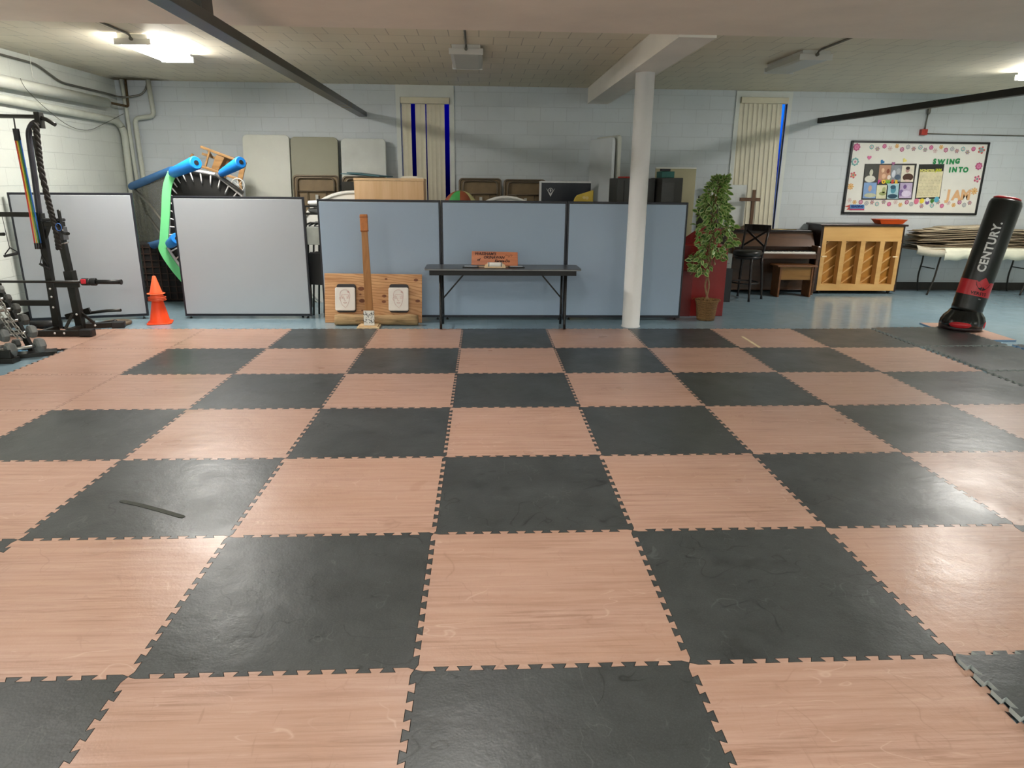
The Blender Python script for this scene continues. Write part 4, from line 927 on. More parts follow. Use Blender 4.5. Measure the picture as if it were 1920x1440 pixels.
def brown_table(x0, x1, y, H, label, lean=.10):
    w = x1-x0; t = thing('folding_table', label, 'table', ((x0+x1)/2, y, 0), 0, 'brown folding tables on end, undersides out')
    M = frame(((x0+x1)/2, y-lean, 0), (1, 0, 0), (0, lean/H, 1))
    b = MB(); b.prism(rrect(w, H, .06, 6, 0, H/2), .016, M); b.build('tabletop', M_brn, t)
    b = MB(); pl = [Vector((p[0], p[1], .02)) for p in rrect(w-.03, H-.03, .06, 6, 0, H/2)]; b.tube([M @ p for p in pl], .012, 8, closed=True); b.build('table_rim', M_brnf, t)
    b = MB(); pp = elbow([(-w/2+.07, H-1.0, .045), (-w/2+.07, H-.045, .045), (w/2-.07, H-.045, .045), (w/2-.07, H-1.0, .045)], .07)
    b.tube([M @ p for p in pp], .013, 8); b.build('folded_leg', M_brnf, t)
    b = MB(); b.tube([M @ Vector((-w/2+.06, H-.24, .05)), M @ Vector((w/2-.06, H-.24, .05))], .009, 8)
    for x in (-.13, .15): b.tube([M @ Vector((x, H-.24, .05)), M @ Vector((x, H-1.0, .05))], .007, 8)
    b.build('leg_brace', M_brnf, t)
    b = MB(); M2 = M @ Matrix.Translation((0, 0, .045)); b.prism([(-.012, H-.62), (.03, H-.62), (.03, H-.29), (-.012, H-.29)], .008, M2); b.build('locking_strip', P('bright_strip', 'B0B0A6', .4, .3), t)
brown_table(-2.62, -1.925, 2.96, 1.785, 'brown folding table on end with steel leg frame, before the olive table')
brown_table(-1.88, -1.20, 2.96, 1.775, 'brown folding table on end partly hidden by the beige cabinet')
brown_table(-.12, .555, 3.22, 1.765, 'brown folding table on end behind the multicoloured dome, right of the window')
brown_table(.585, 1.26, 3.24, 1.755, 'brown folding table on end left of the navy framed board')
t = leaning_table(0, .01, 3.3, 3.2, .02, M_tabw, 'x') if False else None
# two pale tables standing edge-on near the column
for x, y0_, y1_, H, lab in ((1.97, 2.58, 3.32, 2.36, 'grey-white folding table standing on end left of the column, broad face visible'), (2.06, 2.58, 3.32, 2.39, 'cream folding table standing on end, edge nearest the white column')):
    t = thing('folding_table', lab, 'table', (x, (y0_+y1_)/2, 0), 0, 'pale folding tables by the column')
    a0 = Vector((x, y1_, 0)); a1 = Vector((x+.22, y0_, 0))
    b = MB(); w = (a1-a0).length; M = frame((a0+a1)/2, a1-a0, (0, 0, 1)); b.prism(rrect(w, H, .06, 6, 0, H/2), .05, M @ Matrix.Translation((0, 0, -.025))); b.build('tabletop', P('table_grey_white', 'D6DBDC', .5, 0, .04, 2) if x < 2.0 else M_tabw, t, bevel=.008)
    b = MB(); b.prism(rrect(w-.1, H-.1, .04, 4, 0, H/2), .012, M @ Matrix.Translation((0, 0, -.04 if x > 2 else -.036))); b.build('folded_leg', M_tabe if x > 2 else M_tabw, t)

# round white tables on edge, beige cabinet etc.
M_rw = P('round_table_white', 'ECEBE4', .45, 0, .03, 3)
def round_on_edge(px, py, Y, R, label):
    p = at_y(px, py, Y); t = thing('round_table', label, 'table', (p.x, Y, 0), 0, 'round white tables on edge')
    M = frame((p.x, Y, p.z-R), (1, 0, 0), (0, 0, 1)); b = MB(); b.prism(circ(R, 56), .02, M); b.build('tabletop', M_rw, t, bevel=.004)
    b = MB(); b.tube([M @ Vector((math.cos(a*PI/28)*(R-.035), math.sin(a*PI/28)*(R-.035), .026)) for a in range(56)], .012, 6, closed=True); b.build('rim', P('pale_grey_rim', 'B9BAB4', .5), t)
    b = MB(); b.box(p.x-.3, p.x+.3, Y-.05, Y+.05, 0, max(.05, p.z-2*R+.06)); b.build('support_foot', M_dark, t)
round_on_edge(662, 357, 2.0, .90, 'round white folding table on edge left of the beige cabinet')
round_on_edge(949, 367, 1.95, .66, 'round white folding table on edge before the brown tables')
t = thing('cabinet', 'small beige wood cabinet whose top shows above the partition', 'cabinet', (-1.08, 1.9, 0))
c0 = at_y(663, 334, 1.65); c1 = at_y(794, 336, 1.65)
b = MB(); b.box(c0.x, c1.x, 1.65, 2.1, .04, c0.z-.0); b.build('body', WOOD('beige_maple', 'E3BC90', 'D3A876', 'z', 3, 18, .5), t, bevel=.004)
b = MB(); b.box(c0.x-.004, c1.x+.004, 1.645, 2.105, c0.z-.03, c0.z+.004); b.build('top_edge', P('beige_edge', 'D9B58A', .5), t, bevel=.003)
b = MB(); b.box(c0.x+.02, c1.x-.02, 1.67, 2.08, 0, .04); b.build('plinth', M_dark, t)
for x, w, z, lab, cc in ((-.775, .30, 0, 'thin cream book lying flat on the beige cabinet, the lower one', 'D8BE8A'), (-.80, .20, .014, 'thin pale book on top of the other book on the beige cabinet', 'E3CFA0')):
    bx = at_y(775, 330, 1.8).x-.02+(0 if w > .25 else -.03)
    t = thing('book', lab, 'book', (bx, 1.8, c0.z+.005+z), .1, 'books on the beige cabinet')
    b = local(t); b.box(-w/2, w/2, -.1, .1, .001, .012); b.build('pages', M_paper, t); b = local(t); b.box(-w/2-.002, w/2+.002, -.102, .102, 0, .0015); b.box(-w/2-.002, w/2+.002, -.102, .102, .012, .0135); b.build('cover', P('cover_'+cc, cc, .5), t)
t = thing('teal_board', 'teal thin boards lying slanted on the brown table top left of the beige cabinet', 'board', at_y(690, 326, 2.3))
b = MB()
for k, (p, q) in enumerate((((652, 326), (718, 331)), ((664, 324), (724, 331)))):
    P_, Q_ = at_y(*p, 2.7-.1*k), at_y(*q, 2.5-.1*k); b.beam(P_, Q_, .4, .012, (0, 0, 1))
b.build('sheet', P('teal_card', '2E5F66', .5), t)
b = MB(); b.box(-1.80, -1.25, 2.45, 2.75, 0, 1.69); b.build('support_box', M_dark, t)

# black stacked chairs in the slot between the partitions
def folded_chair(x, y, rz, label):
    q = thing('folding_chair', label, 'chair', (x, y, 0), rz, 'black folding chairs in the slot')
    b = local(q)
    for s in (-1, 1): b.tube([(s*.21, -.12, .0), (s*.21, .0, .9), (s*.19, .03, 1.15)], .012, 8)
    b.tube([(-.19, .03, 1.15), (-.1, .035, 1.19), (.1, .035, 1.19), (.19, .03, 1.15)], .012, 8); b.build('frame', M_black, q)
    b = local(q); b.box(-.19, .19, .0, .02, .92, 1.14); b.build('backrest', P('chair_plastic_light', 'C9CDC4', .4) if 'pale' in label else M_blackpl, q, bevel=.006)
    b = local(q); b.obox((0, -.02, .62), (.38, .03, .4), (-.1, 0, 0)); b.build('seat', M_blackpl, q, bevel=.006)
    return q
for k in range(5): folded_chair(-1.84+.05*k, .86+.085*k, -.28, ['black folding chair with pale back nearest in the slot between partitions', 'black folding chair second in the slot between partitions', 'black folding chair third in the slot between partitions', 'black folding chair fourth in the slot between partitions', 'black folding chair farthest in the slot between partitions'][k] + (''))
t = thing('shelf_cart', 'black trolley with white bins in the slot above the folding chairs', 'trolley', (-1.88, 1.45, 0))
b = MB()
for z in (1.27, 1.365): b.box(-2.15, -1.62, 1.3, 1.6, z, z+.015)
for x in (-2.14, -1.63): b.box(x-.01, x+.01, 1.3, 1.32, 0, 1.38); b.box(x-.01, x+.01, 1.58, 1.6, 0, 1.38)
b.build('cart_frame', M_black, t)
for z in (1.287, 1.382):
    b = MB(); b.lathe([(.08, 0), (.10, .03), (.095, .06), (.03, .07)], Matrix.Translation((-1.88, 1.45, z)) @ Matrix.Diagonal((1.9, 1, 1, 1)), 24); b.build('white_bin', P('white_bin_plastic', 'EDEDEA', .4), t)
# multicoloured dome (fabric ball)
p = at_y(863, 357, 1.6); t = thing('fabric_dome', 'round red and green segmented dome above the partition, before the brown table', 'dome', (p.x, 1.6, p.z-.3))
for k in range(8):
    b = MB(); a0 = k*PI/4; vs = []; n = 6
    for i in range(9):
        ph = i/8*PI/2
        for j in range(n+1):
            th_ = a0+PI/4*j/n; vs.append((p.x+.24*math.sin(ph)*math.cos(th_), 1.6-.10+.20*math.sin(ph)*math.sin(th_)*.8, p.z-.26+.26*math.cos(ph)))
    b.add(vs, [(i*(n+1)+j, i*(n+1)+j+1, (i+1)*(n+1)+j+1, (i+1)*(n+1)+j) for i in range(8) for j in range(n)], 0, True)
    o = b.build('segment', P(*[('dome_rust', '8E4A2E', .6), ('dome_green', '3E9A4C', .6), ('dome_rust', '8E4A2E', .6), ('dome_cream', 'C9C58A', .6)][k % 4]), t)
b = MB(); b.box(p.x-.2, p.x+.2, 1.45, 1.65, 0, p.z-.24); b.build('base_box', M_dark, t)
# navy framed board
a0, a1 = at_y(1014, 341, 2.9), at_y(1108, 347, 2.9); t = thing('framed_board', 'navy board in a white frame with a winged V emblem', 'board', ((a0.x+a1.x)/2, 2.9, 0))
b = MB(); b.box(a0.x, a1.x, 2.9, 2.93, .9, a0.z); o_ = b.build('navy_panel', P('navy_board', '0D1420', .35), t)
b = MB(); b.box(a0.x-.02, a0.x+.012, 2.885, 2.935, .9, a0.z+.012); b.box(a0.x, a1.x, 2.885, 2.935, a0.z-.012, a0.z+.016); b.build('frame', M_white, t, bevel=.003)
b = MB(); ec = at_y(1032.5, 358, 2.88); M = frame((ec.x, 2.898, ec.z), (1, 0, 0), (0, 0, 1))
b.tube([M @ Vector((.036*math.cos(k*PI/10), .036*math.sin(k*PI/10)+.004, 0)) for k in range(20)], .0045, 6, closed=True)
b.prism([(-.066, .036), (-.058, .03), (-.022, -.028), (0, -.048), (.022, -.028), (.058, .03), (.066, .036), (.03, -.03), (0, -.085), (-.03, -.03)], .003, M); add_text(b, '8', .05, M @ Matrix.Translation((0, .004, .002)), bold=.002)
b.build('emblem', M_white, o_)
b = MB(); b.box(a0.x, a1.x, 2.87, 3.0, .0, .9); b.build('stand', M_dark, t)
# yellow plastic panel
M = frame((at_y(1075, 378, 1.5).x, 1.5, at_y(1075, 378, 1.5).z), (1, 0, 0), (0, 0, 1))
t = thing('yellow_panel', 'yellow plastic panel with a rounded corner before the navy board', 'panel', (1.62, 1.5, 0))
b = MB(); b.prism([(-.0, -M.translation.z+.001), (.26, -M.translation.z+.001), (.26, .15), (.24, .148), (.09, .10), (.045, .085), (.015, .05), (.0, .0)], .06, M); o_ = b.build('body', P('mustard_plastic', 'CDAE3A', .45), t, bevel=.008)
b = MB(); b.prism(circ(.022, 14, .135, .055), .066, M); b.prism(circ(.022, 14, .175, .05), .066, M); b.build('round_boss', P('pale_mustard', 'D8C27A', .5), o_, bevel=.003)
# black metal cabinets, papers, beige board
M_bc = P('charcoal_cabinet', '35342F', .45, 0, .06, 3)
a0 = at_y(1158, 334, 1.6); a1 = at_y(1192, 340, 1.6)
t = thing('cabinet', 'black cabinet partly hidden behind the column, red book on it', 'cabinet', (2.15, 1.9, 0), 0, 'black cabinets behind the column')
b = MB(); b.box(a0.x, 2.60, 1.6, 2.2, 0, a0.z); b.build('body', M_bc, t, bevel=.004); b = MB(); b.box(a0.x+.09, a0.x+.10, 1.595, 1.6, .1, a0.z-.03); b.build('door_gap', M_ink, t)
c0 = at_y(1213, 333, 1.35); c1 = at_y(1281, 335, 1.35)
t = thing('cabinet', 'black cabinet right of the column with a teal folder on it', 'cabinet', ((c0.x+c1.x)/2, 1.7, 0), 0, 'black cabinets behind the column')
b = MB(); b.box(2.63, c1.x, 1.35, 2.0, 0, c0.z); b.build('body', M_bc, t, bevel=.004); b = MB(); b.box(2.63, 2.8, 1.345, 1.35, .1, c0.z-.06); b.build('door', P('cabinet_door', '3E3D38', .4), t, bevel=.002)
b = MB(); b.obox((a0.x+.19, 1.75, a0.z+.012), (.22, .25, .02), (0, 0, .3)); tag(b.build('book', P('red_cover', 'C2352E', .5), bevel=.003), 'red book lying on the black cabinet left of the column', 'book')
b = MB(); z = c0.z; b.box(2.66, c1.x-.08, 1.5, 1.8, z+.002, z+.085); tag(b.build('folder_box', P('teal_folder', '2C7068', .5), bevel=.004), 'teal green folder box on the black cabinet right of the column', 'folder')
b = MB(); b.box(2.64, 2.76, 1.45, 1.55, z+.086, z+.115); tag(b.build('small_box', M_blackpl, bevel=.003), 'small black box on top of the teal folder beside the column', 'box')
d0, d1 = at_y(1230, 314, 2.4), at_y(1306, 316, 2.4)
t = thing('beige_board', 'beige board standing behind the black cabinet and the plant', 'board', ((d0.x+d1.x)/2, 2.4, 0))
b = MB(); b.box(d0.x, d1.x, 2.4, 2.43, 0, d0.z); b.build('board', P('beige_board_paint', 'BDB592', .55, 0, .05, 2), t, bevel=.003); b = MB(); b.box(d0.x, d1.x, 2.395, 2.435, d0.z-.015, d0.z+.004); b.build('torn_edge', M_paper, t)
b = MB(); b.box(3.30, 3.50, 1.4, 1.9, 0, 1.55); tag(b.build('storage_box', P('grey_box', '55564F', .5), bevel=.006), 'dark grey box just behind the plant, right of the black cabinet', 'box')

# ================================================================== PLANT, RED BOX
t = thing('red_cabinet', 'dark red box standing behind the potted plant', 'box', (3.12, 1.05, 0))
b = MB(); b.box(2.86, 3.47, .95, 1.35, 0, .93); b.build('body', P('dark_red_laminate', '8E1F1C', .35, 0, .08, 3), t, bevel=.006)
b = MB(); b.box(2.85, 3.02, .93, .95, 0, .62); b.build('front_panel', P('deep_red_panel', '6E1714', .4), t, bevel=.004)
b = MB(); b.prism([(2.86, .93), (3.47, .93), (3.47, 1.12), (3.25, 1.20)], .02, frame((0, 1.3, 0), (1, 0, 0), (0, 0, 1))); b.build('back_flap', MATS['dark_red_laminate'], t)
t = thing('speaker_box', 'small black box with a silver front behind the red box', 'speaker', (3.86, 2.25, 0))
b = MB(); b.box(3.66, 3.98, 2.1, 2.45, 0, .50); b.build('cabinet_body', M_blackpl, t, bevel=.006); b = MB(); b.box(3.68, 3.96, 2.12, 2.43, .50, .72); b.build('silver_unit', P('dull_silver', '8A8C88', .35, .6), t, bevel=.006)
b = MB(); b.tube([(3.72, 2.11, .58), (3.92, 2.11, .58)], .008, 8); b.build('bar_handle', M_chrome, t)
px_, py_ = 3.16, .70
t = thing('potted_plant', 'leafy artificial ficus in a woven pot right of the partitions', 'plant', (px_, py_, 0))
M_wick = NT('woven_wicker'); v = M_wick.obj(); w = M_wick.new('ShaderNodeTexWave', bands_direction='Z'); w.inputs['Scale'].default_value = 22; w.inputs['Distortion'].default_value = 3; w.inputs['Detail Scale'].default_value = 6
M_wick.link(v, w.inputs['Vector']); M_wick.color(M_wick.ramp(w.outputs['Fac'], [(0.2, lin('5E4022')), (0.8, lin('A57C48'))])); M_wick.bump(w.outputs['Fac'], .8, .01); M_wick.b.inputs['Roughness'].default_value = .8; M_wick = M_wick.m
b = local(t); b.lathe([(.11, 0), (.118, .03), (.135, .2), (.15, .25), (.152, .27), (.14, .272), (.132, .25), (.02, .245)], None, 32); b.build('woven_pot', M_wick, t)
b = local(t)
random.seed(4)
for k in range(90):
    a = random.uniform(0, 2*PI); r = random.uniform(.0, .14); q = Vector((r*math.cos(a), r*math.sin(a), .255)); a2 = random.uniform(0, 2*PI)
    b.tube([q, q+Vector((.03*math.cos(a2), .03*math.sin(a2), .02)), q+Vector((.055*math.cos(a2), .055*math.sin(a2), .0))], .003, 4)
b.build('moss', P('dry_moss', '8A6A3C', .9, 0, .3, 60), t)
M_trunk = P('pale_trunk', '8E7350', .7, 0, .25, 30)
for s in (-1, 1):
    b = local(t); b.tube(smooth_path([(s*.02, 0, .24), (-s*.025-.01, .02, .45), (s*.02-.02, 0, .68), (-s*.03, .0, .95), (s*.03, .01, 1.25), (0, 0, 1.5)], 6), [.013-.00025*i for i in range(31)], 8); b.build('trunk', M_trunk, t)
def leaf_mat(name, c1, c2):
    tt = NT(name); rr = tt.new('ShaderNodeNewGeometry').outputs['Random Per Island']
    tt.color(tt.ramp(rr, [(0.0, lin(c1)), (0.7, lin(c2))])); tt.b.inputs['Roughness'].default_value = .45; return tt.m
M_leaf = leaf_mat('leaf_green', '2F5A24', '5E8A38'); M_leafe = leaf_mat('leaf_cream_edge', 'B9C48A', '98AE62')
b = local(t); br_ = local(t); random.seed(11)
def leaf(b, p, d, sz):
    d = Vector(d).normalized(); s = d.cross(Vector((random.uniform(-1, 1), random.uniform(-1, 1), random.uniform(-.2, 1)))).normalized(); n = s.cross(d)
    ce = p+d*sz*.5
    o = [(0, 0), (.2, .22), (.5, .32), (.8, .2), (1, 0), (.8, -.2), (.5, -.32), (.2, -.22)]
    i_ = [(.1, 0), (.25, .11), (.5, .19), (.75, .11), (.9, 0), (.75, -.11), (.5, -.19), (.25, -.11)]
    f = lambda u, v: p+d*(u*sz)+s*(v*sz)+n*(-.35*(u-.3)**2*sz+.25*abs(v)*sz)
    vs = [f(*q) for q in o]+[f(*q) for q in i_]
    b.add(vs, [(k, (k+1) % 8, 8+(k+1) % 8, 8+k) for k in range(8)], 1, True); b.f += []; k0 = len(b.v)-16
    b.f += [tuple(k0+8+k for k in range(8))]; b.m += [0]; b.s += [True]
# foliage silhouette: (height, centre x offset, radius)
env = [(.60, -.14, .08), (.72, -.10, .15), (.86, -.02, .19), (1.0, .05, .22), (1.15, .06, .23), (1.28, .03, .20), (1.42, .0, .18), (1.55, -.03, .15), (1.68, .0, .10), (1.79, .05, .04)]
for k in range(820):
    u = random.random()**.9*(len(env)-1); i = min(int(u), len(env)-2); w = u-i
    z = env[i][0]*(1-w)+env[i+1][0]*w; ox = env[i][1]*(1-w)+env[i+1][1]*w; R0 = env[i][2]*(1-w)+env[i+1][2]*w
    a = random.uniform(0, 2*PI); r = R0*math.sqrt(random.uniform(.12, 1.0))*(1+.25*math.sin(a*3+z*9))
    if z < .8 and math.cos(a) > .3 and random.random() < .75: continue
    q = Vector((ox+r*math.cos(a), r*math.sin(a)*.85, z))
    leaf(b, q, (math.cos(a)*.8+random.uniform(-.4, .4), math.sin(a)*.8+random.uniform(-.4, .4), random.uniform(-1.3, .35) if z < 1.6 else random.uniform(-.3, 1)), random.uniform(.06, .10))
    if k % 14 == 0: br_.tube([(0, 0, max(.6, z-.2)), ((ox+q.x)/2, q.y/2, z-.03), tuple(q)], .004, 5)
b.build('foliage', [M_leaf, M_leafe], t); br_.build('branches', M_trunk, t)

# ================================================================== BAR STOOL, PIANO, BENCH, CROSS
M_esp = P('espresso_wood', '1F1714', .35, 0, .15, 6)
sx, sy = 4.30, 2.42
t = thing('bar_stool', 'black bar stool with round seat and crossed back in front of the piano', 'stool', (sx, sy, 0), -.85)
LG = [(-.17, -.17), (.17, -.17), (-.17, .17), (.17, .17)]
for (x, y) in LG:
    b = local(t); b.tube([(x*1.18, y*1.18, 0.0), (x*1.16, y*1.16, .06), (x*1.08, y*1.08, .3), (x*.98, y*.98, .52), (x*.96, y*.96, .56), (x*.95, y*.95, .58), (x*.93, y*.93, .64)], [.019, .015, .021, .019, .026, .019, .022], 12); b.build('leg', M_esp, t)
b = local(t); b.tube([(.205*math.cos(k*PI/16), .205*math.sin(k*PI/16), .26) for k in range(32)], .013, 8, closed=True); b.build('foot_ring', M_esp, t)
b = local(t); b.lathe([(.18, .62), (.2, .64), (.2, .665)], None, 36); b.build('seat_frame', M_esp, t)
b = local(t); b.lathe([(.2, .665), (.215, .68), (.217, .72), (.20, .745), (.12, .757), (.01, .76)], None, 36); b.build('seat', P('black_leather', '1E1D1A', .3, 0, .1, 30, bump=.1), t)
for s in (-1, 1):
    b = local(t); b.tube([(s*.17, .12, .64), (s*.185, .18, .85), (s*.19, .235, 1.09)], .017, 10); b.build('back_post', M_esp, t)
b = local(t)
pr = [(-.215, .225), (-.1, .262), (0, .272), (.1, .262), (.215, .225)]
b.add([(x, y, z) for z in (1.02, 1.12) for x, y in pr]+[(x, y+.022, z) for z in (1.02, 1.12) for x, y in pr],
      [(i, i+1, i+6, i+5) for i in range(4)]+[(10+i, 15+i, 16+i, 11+i) for i in range(4)]+[(i+5, i+6, i+16, i+15) for i in range(4)]+[(i, i+10, i+11, i+1) for i in range(4)]+[(0, 5, 15, 10), (4, 14, 19, 9)])
b.build('backrest', M_esp, t, bevel=.004)
for s in (-1, 1):
    b = local(t); b.beam((s*.175, .175, .80), (-s*.165, .225, 1.03), .028, .02, (0, 1, 0)); b.build('cross_slat', M_esp, t)

M_wal = WOOD('walnut_veneer', '5A3A22', '3A2414', 'x', 4, 12, .28, glossy=.3)
t = thing('piano', 'dark brown upright spinet piano with white keys, left of the oak piano', 'piano', (4.93, 3.15, 0))
x0, x1 = 4.17, 5.60; yf = 3.02
b = MB(); b.box(x0, x1, yf+.06, 3.42, .04, .98); b.build('case', M_wal, t, bevel=.008)
b = MB(); b.box(x0-.01, x1-.04, yf+.02, 3.43, .98, 1.01); b.build('lid', P('piano_lid', '241813', .3), t, bevel=.006)
b = MB(); b.add([(x0, yf-.06, .76), (x1, yf-.06, .76), (x1, yf+.06, .95), (x0, yf+.06, .95), (x0, yf+.07, .76), (x1, yf+.07, .76)], [(0, 1, 2, 3), (0, 4, 5, 1), (0, 3, 4), (1, 5, 2)]); b.build('fallboard', M_wal, t)
b = MB(); b.box(x0, x1, yf-.26, yf+.06, .585, .665); kb_ = b.build('key_bed', M_wal, t, bevel=.006)
b = MB(); b.box(x0+.06, x1-.06, yf-.24, yf-.06, .665, .69); b.build('white_keys', P('ivory_keys', 'EEEAE0', .3), kb_, bevel=.002)
b = MB()
n = 50
for k in range(n):
    if k % 7 in (2, 6): continue
    x = x0+.07+(x1-x0-.14)*(k+.95)/n; b.box(x-.006, x+.006, yf-.18, yf-.06, .69, .705)
b.build('black_keys', M_blackpl, kb_)
for s, X in ((-1, x0), (1, x1-.05)):
    b = MB(); b.box(X, X+.05, yf-.27, yf+.06, .57, .78); b.build('key_cheek', M_wal, t, bevel=.008)
    b = MB(); b.beam((X+.025, yf-.23, .58), (X+.025, yf-.20, .0), .045, .045, (0, 1, 0), 0, .03, .03); b.build('leg', M_wal, t, bevel=.004)
b = MB(); b.box(x0+.05, x1-.05, yf+.045, yf+.06, .1, .56); b.build('knee_panel', WOOD('walnut_panel', '4A2E18', '33200F', 'x', 4, 12, .35), t)
b = MB(); b.tube([(4.6, yf+.0, 1.02), (5.0, yf, 1.025), (5.3, yf+.02, 1.02)], .006, 6); b.obox((4.55, yf+.02, .86), (.12, .01, .02), (0, 0, 0)); b.build('music_ledge', P('brass_trim', 'A88F5A', .35, .8), t)
b = MB(); b.ell((5.52, yf-.0, .80), (.03, .03, .012)); tag(b.build('small_white_pad', M_white), 'small white object at the right end of the dark piano keys', 'pad')
t = thing('piano_bench', 'brown wooden bench standing in front of the dark piano', 'bench', (5.2, 2.72, 0))
b = MB(); b.box(4.86, 5.50, 2.56, 2.88, .475, .50); b.build('seat', WOOD('bench_wood', '7A4E2C', '57341B', 'x', 4, 12, .35), t, bevel=.005)
b = MB(); b.box(4.93, 5.42, 2.60, 2.62, .27, .475); b.box(4.93, 5.42, 2.84, 2.86, .27, .475); b.build('apron', WOOD('bench_apron', '8E6634', '6B4A22', 'x', 4, 12, .35), t, bevel=.003)
for x in (4.91, 5.42):
    b = MB(); b.box(x, x+.028, 2.585, 2.865, 0, .475); b.build('leg_board', MATS['bench_wood'], t, bevel=.003)
c_ = at_y(1405, 432, 3.2); t = thing('wooden_cross', 'plain brown wooden cross standing on the dark piano', 'cross', (c_.x-.02, 3.18, 1.01))
M_cr = WOOD('cross_wood', '6B4A2E', '4E341E', 'z', 4, 12, .5); ct = at_y(1409, 356, 3.2)
b = MB(); b.box(c_.x-.02, c_.x+.03, 3.165, 3.195, 1.01, ct.z); b.build('upright', M_cr, t, bevel=.003); b = MB(); ca = at_y(1405, 374, 3.2); b.box(ca.x-.165, ca.x+.165, 3.16, 3.19, ca.z-.028, ca.z+.028); b.build('crossbar', M_cr, t, bevel=.003)
b = MB(); b.ell((c_.x-.03, 3.17, 1.04), (.13, .07, .045)); b.build('base_stone', P('mossy_base', '6B6248', .8, 0, .3, 40), t)
w0, w1 = at_y(1332, 346, 3.32), at_y(1400, 346, 3.32)
b = MB(); b.box(w0.x, w1.x, 3.30, 3.33, 1.012, w0.z); tag(b.build('whiteboard', P('smudged_whiteboard', 'D6D8D4', .35, 0, .08, 3), bevel=.002), 'smudged white board standing on the dark piano behind the cross', 'board')
b = MB(); b.box(4.05, 4.45, 3.05, 3.30, 1.012, 1.045); b.box(4.3, 4.6, 3.02, 3.12, 1.012, 1.03); tag(b.build('hymn_books', P('brown_book', '4A2F22', .5), bevel=.004), 'flat dark book on the left end of the dark piano', 'book')

# ------------------------------------------------------------------ oak piano seen from behind
t = thing('piano', 'piano turned with its light wooden back and diagonal ribs toward the room', 'piano', (6.42, 3.1, 0))
M_mp = WOOD('light_maple_back', 'D5A868', 'BF8E4E', 'x', 3, 8, .4); M_mpd = WOOD('amber_soundboard', 'B57E34', '96621F', 'x', 3, 8, .4); M_case = P('dark_mahogany', '2B1A14', .3, 0, .15, 5)
X0, X1, yb_, H = 5.66, 7.03, 2.93, 1.09
b = MB(); b.box(X0, X0+.04, yb_, 3.40, .04, H); b.box(X1-.03, X1, yb_, 3.40, .04, H); b.box(X0+.04, X1-.03, 3.18, 3.40, .04, H); b.build('case', M_case, t, bevel=.004)
b = MB(); b.box(X0-.04, X1+.03, yb_-.03, 3.42, H, H+.028); b.build('lid', M_case, t, bevel=.005)
b = MB(); b.box(X0+.04, X1-.03, 3.08, 3.10, .12, .86); sb_ = b.build('soundboard', M_mpd, t)
b = MB(); b.box(X0+.04, X1-.03, yb_, yb_+.13, .85, H-.005); b.build('top_rail', M_mp, t, bevel=.003)
b = MB(); b.box(X0+.04, X1-.03, yb_, yb_+.13, .055, .16); b.build('bottom_rail', M_mp, t, bevel=.003)
W_ = X1-X0-.07; posts = [0.0, .245, .49, .735, .955]; pw = [.055, .065, .065, .065, .055]
for k, u in enumerate(posts):
    xx = X0+.04+u*W_; b = MB(); b.box(xx, xx+pw[k]*W_*.8+ .01, yb_, yb_+.13, .16, .85); b.build('back_post', M_mp, t, bevel=.002)
for k in range(4):
    xa = X0+.04+posts[k]*W_+.07; xb = X0+.04+posts[k+1]*W_; z = .10
    while z < .78:
        za, zb_ = z, z+(xb-xa)*.78
        if zb_ > .16:
            if za < .16: xs = xa+(.16-za)/.78; za_ = .16
            else: xs, za_ = xa, za
            ze = min(zb_, .85); xe = xs+(ze-za_)/.78
            b = MB(); b.beam((xs, 3.065, za_), (xe, 3.065, ze), .02, .028, (0, 1, 0)); b.build('rib', M_mp, sb_, bevel=.002)
        z += .165
for X in (X0+.075, X1-.12):
    b = MB(); b.box(X-.02, X+.06, yb_-.012, yb_+.005, .60, .618); b.build('hand_hold', P('pale_peg', 'EBD2A6', .5), t)
for X in (X0+.12, X1-.08):
    b = MB(); b.lathe([(.0, -.015), (.025, -.012), (.025, .012), (.0, .015)], frame((X, yb_+.07, .025), (0, 1, 0), (0, 0, 1)), 14, caps=False); b.box(X-.02, X+.02, yb_+.05, yb_+.09, .03, .06); b.build('caster', M_black, t)
tr = at_y(1674, 420, 3.0)
t = thing('orange_tray', 'orange-red tray lying on top of the wooden-backed piano', 'tray', (tr.x, 3.12, H+.028))
b = local(t); w, d_, h_ = .46, .26, .07; k = .78
b.add([(-w/2*k, -d_/2*k, 0.004), (w/2*k, -d_/2*k, .004), (w/2*k, d_/2*k, .004), (-w/2*k, d_/2*k, .004), (-w/2, -d_/2, h_), (w/2, -d_/2, h_), (w/2, d_/2, h_), (-w/2, d_/2, h_)], [(0, 1, 2, 3), (0, 1, 5, 4), (1, 2, 6, 5), (2, 3, 7, 6), (3, 0, 4, 7)])
o = b.build('tray_body', P('orange_tray_plastic', 'D2541E', .35, 0, .06, 4), t); m_ = o.modifiers.new('thick', 'SOLIDIFY'); m_.thickness = .006
b = local(t); b.tube([(-w/2, -d_/2, h_), (w/2, -d_/2, h_), (w/2, d_/2, h_), (-w/2, d_/2, h_)], .006, 6, closed=True); b.build('rim', MATS['orange_tray_plastic'], t)

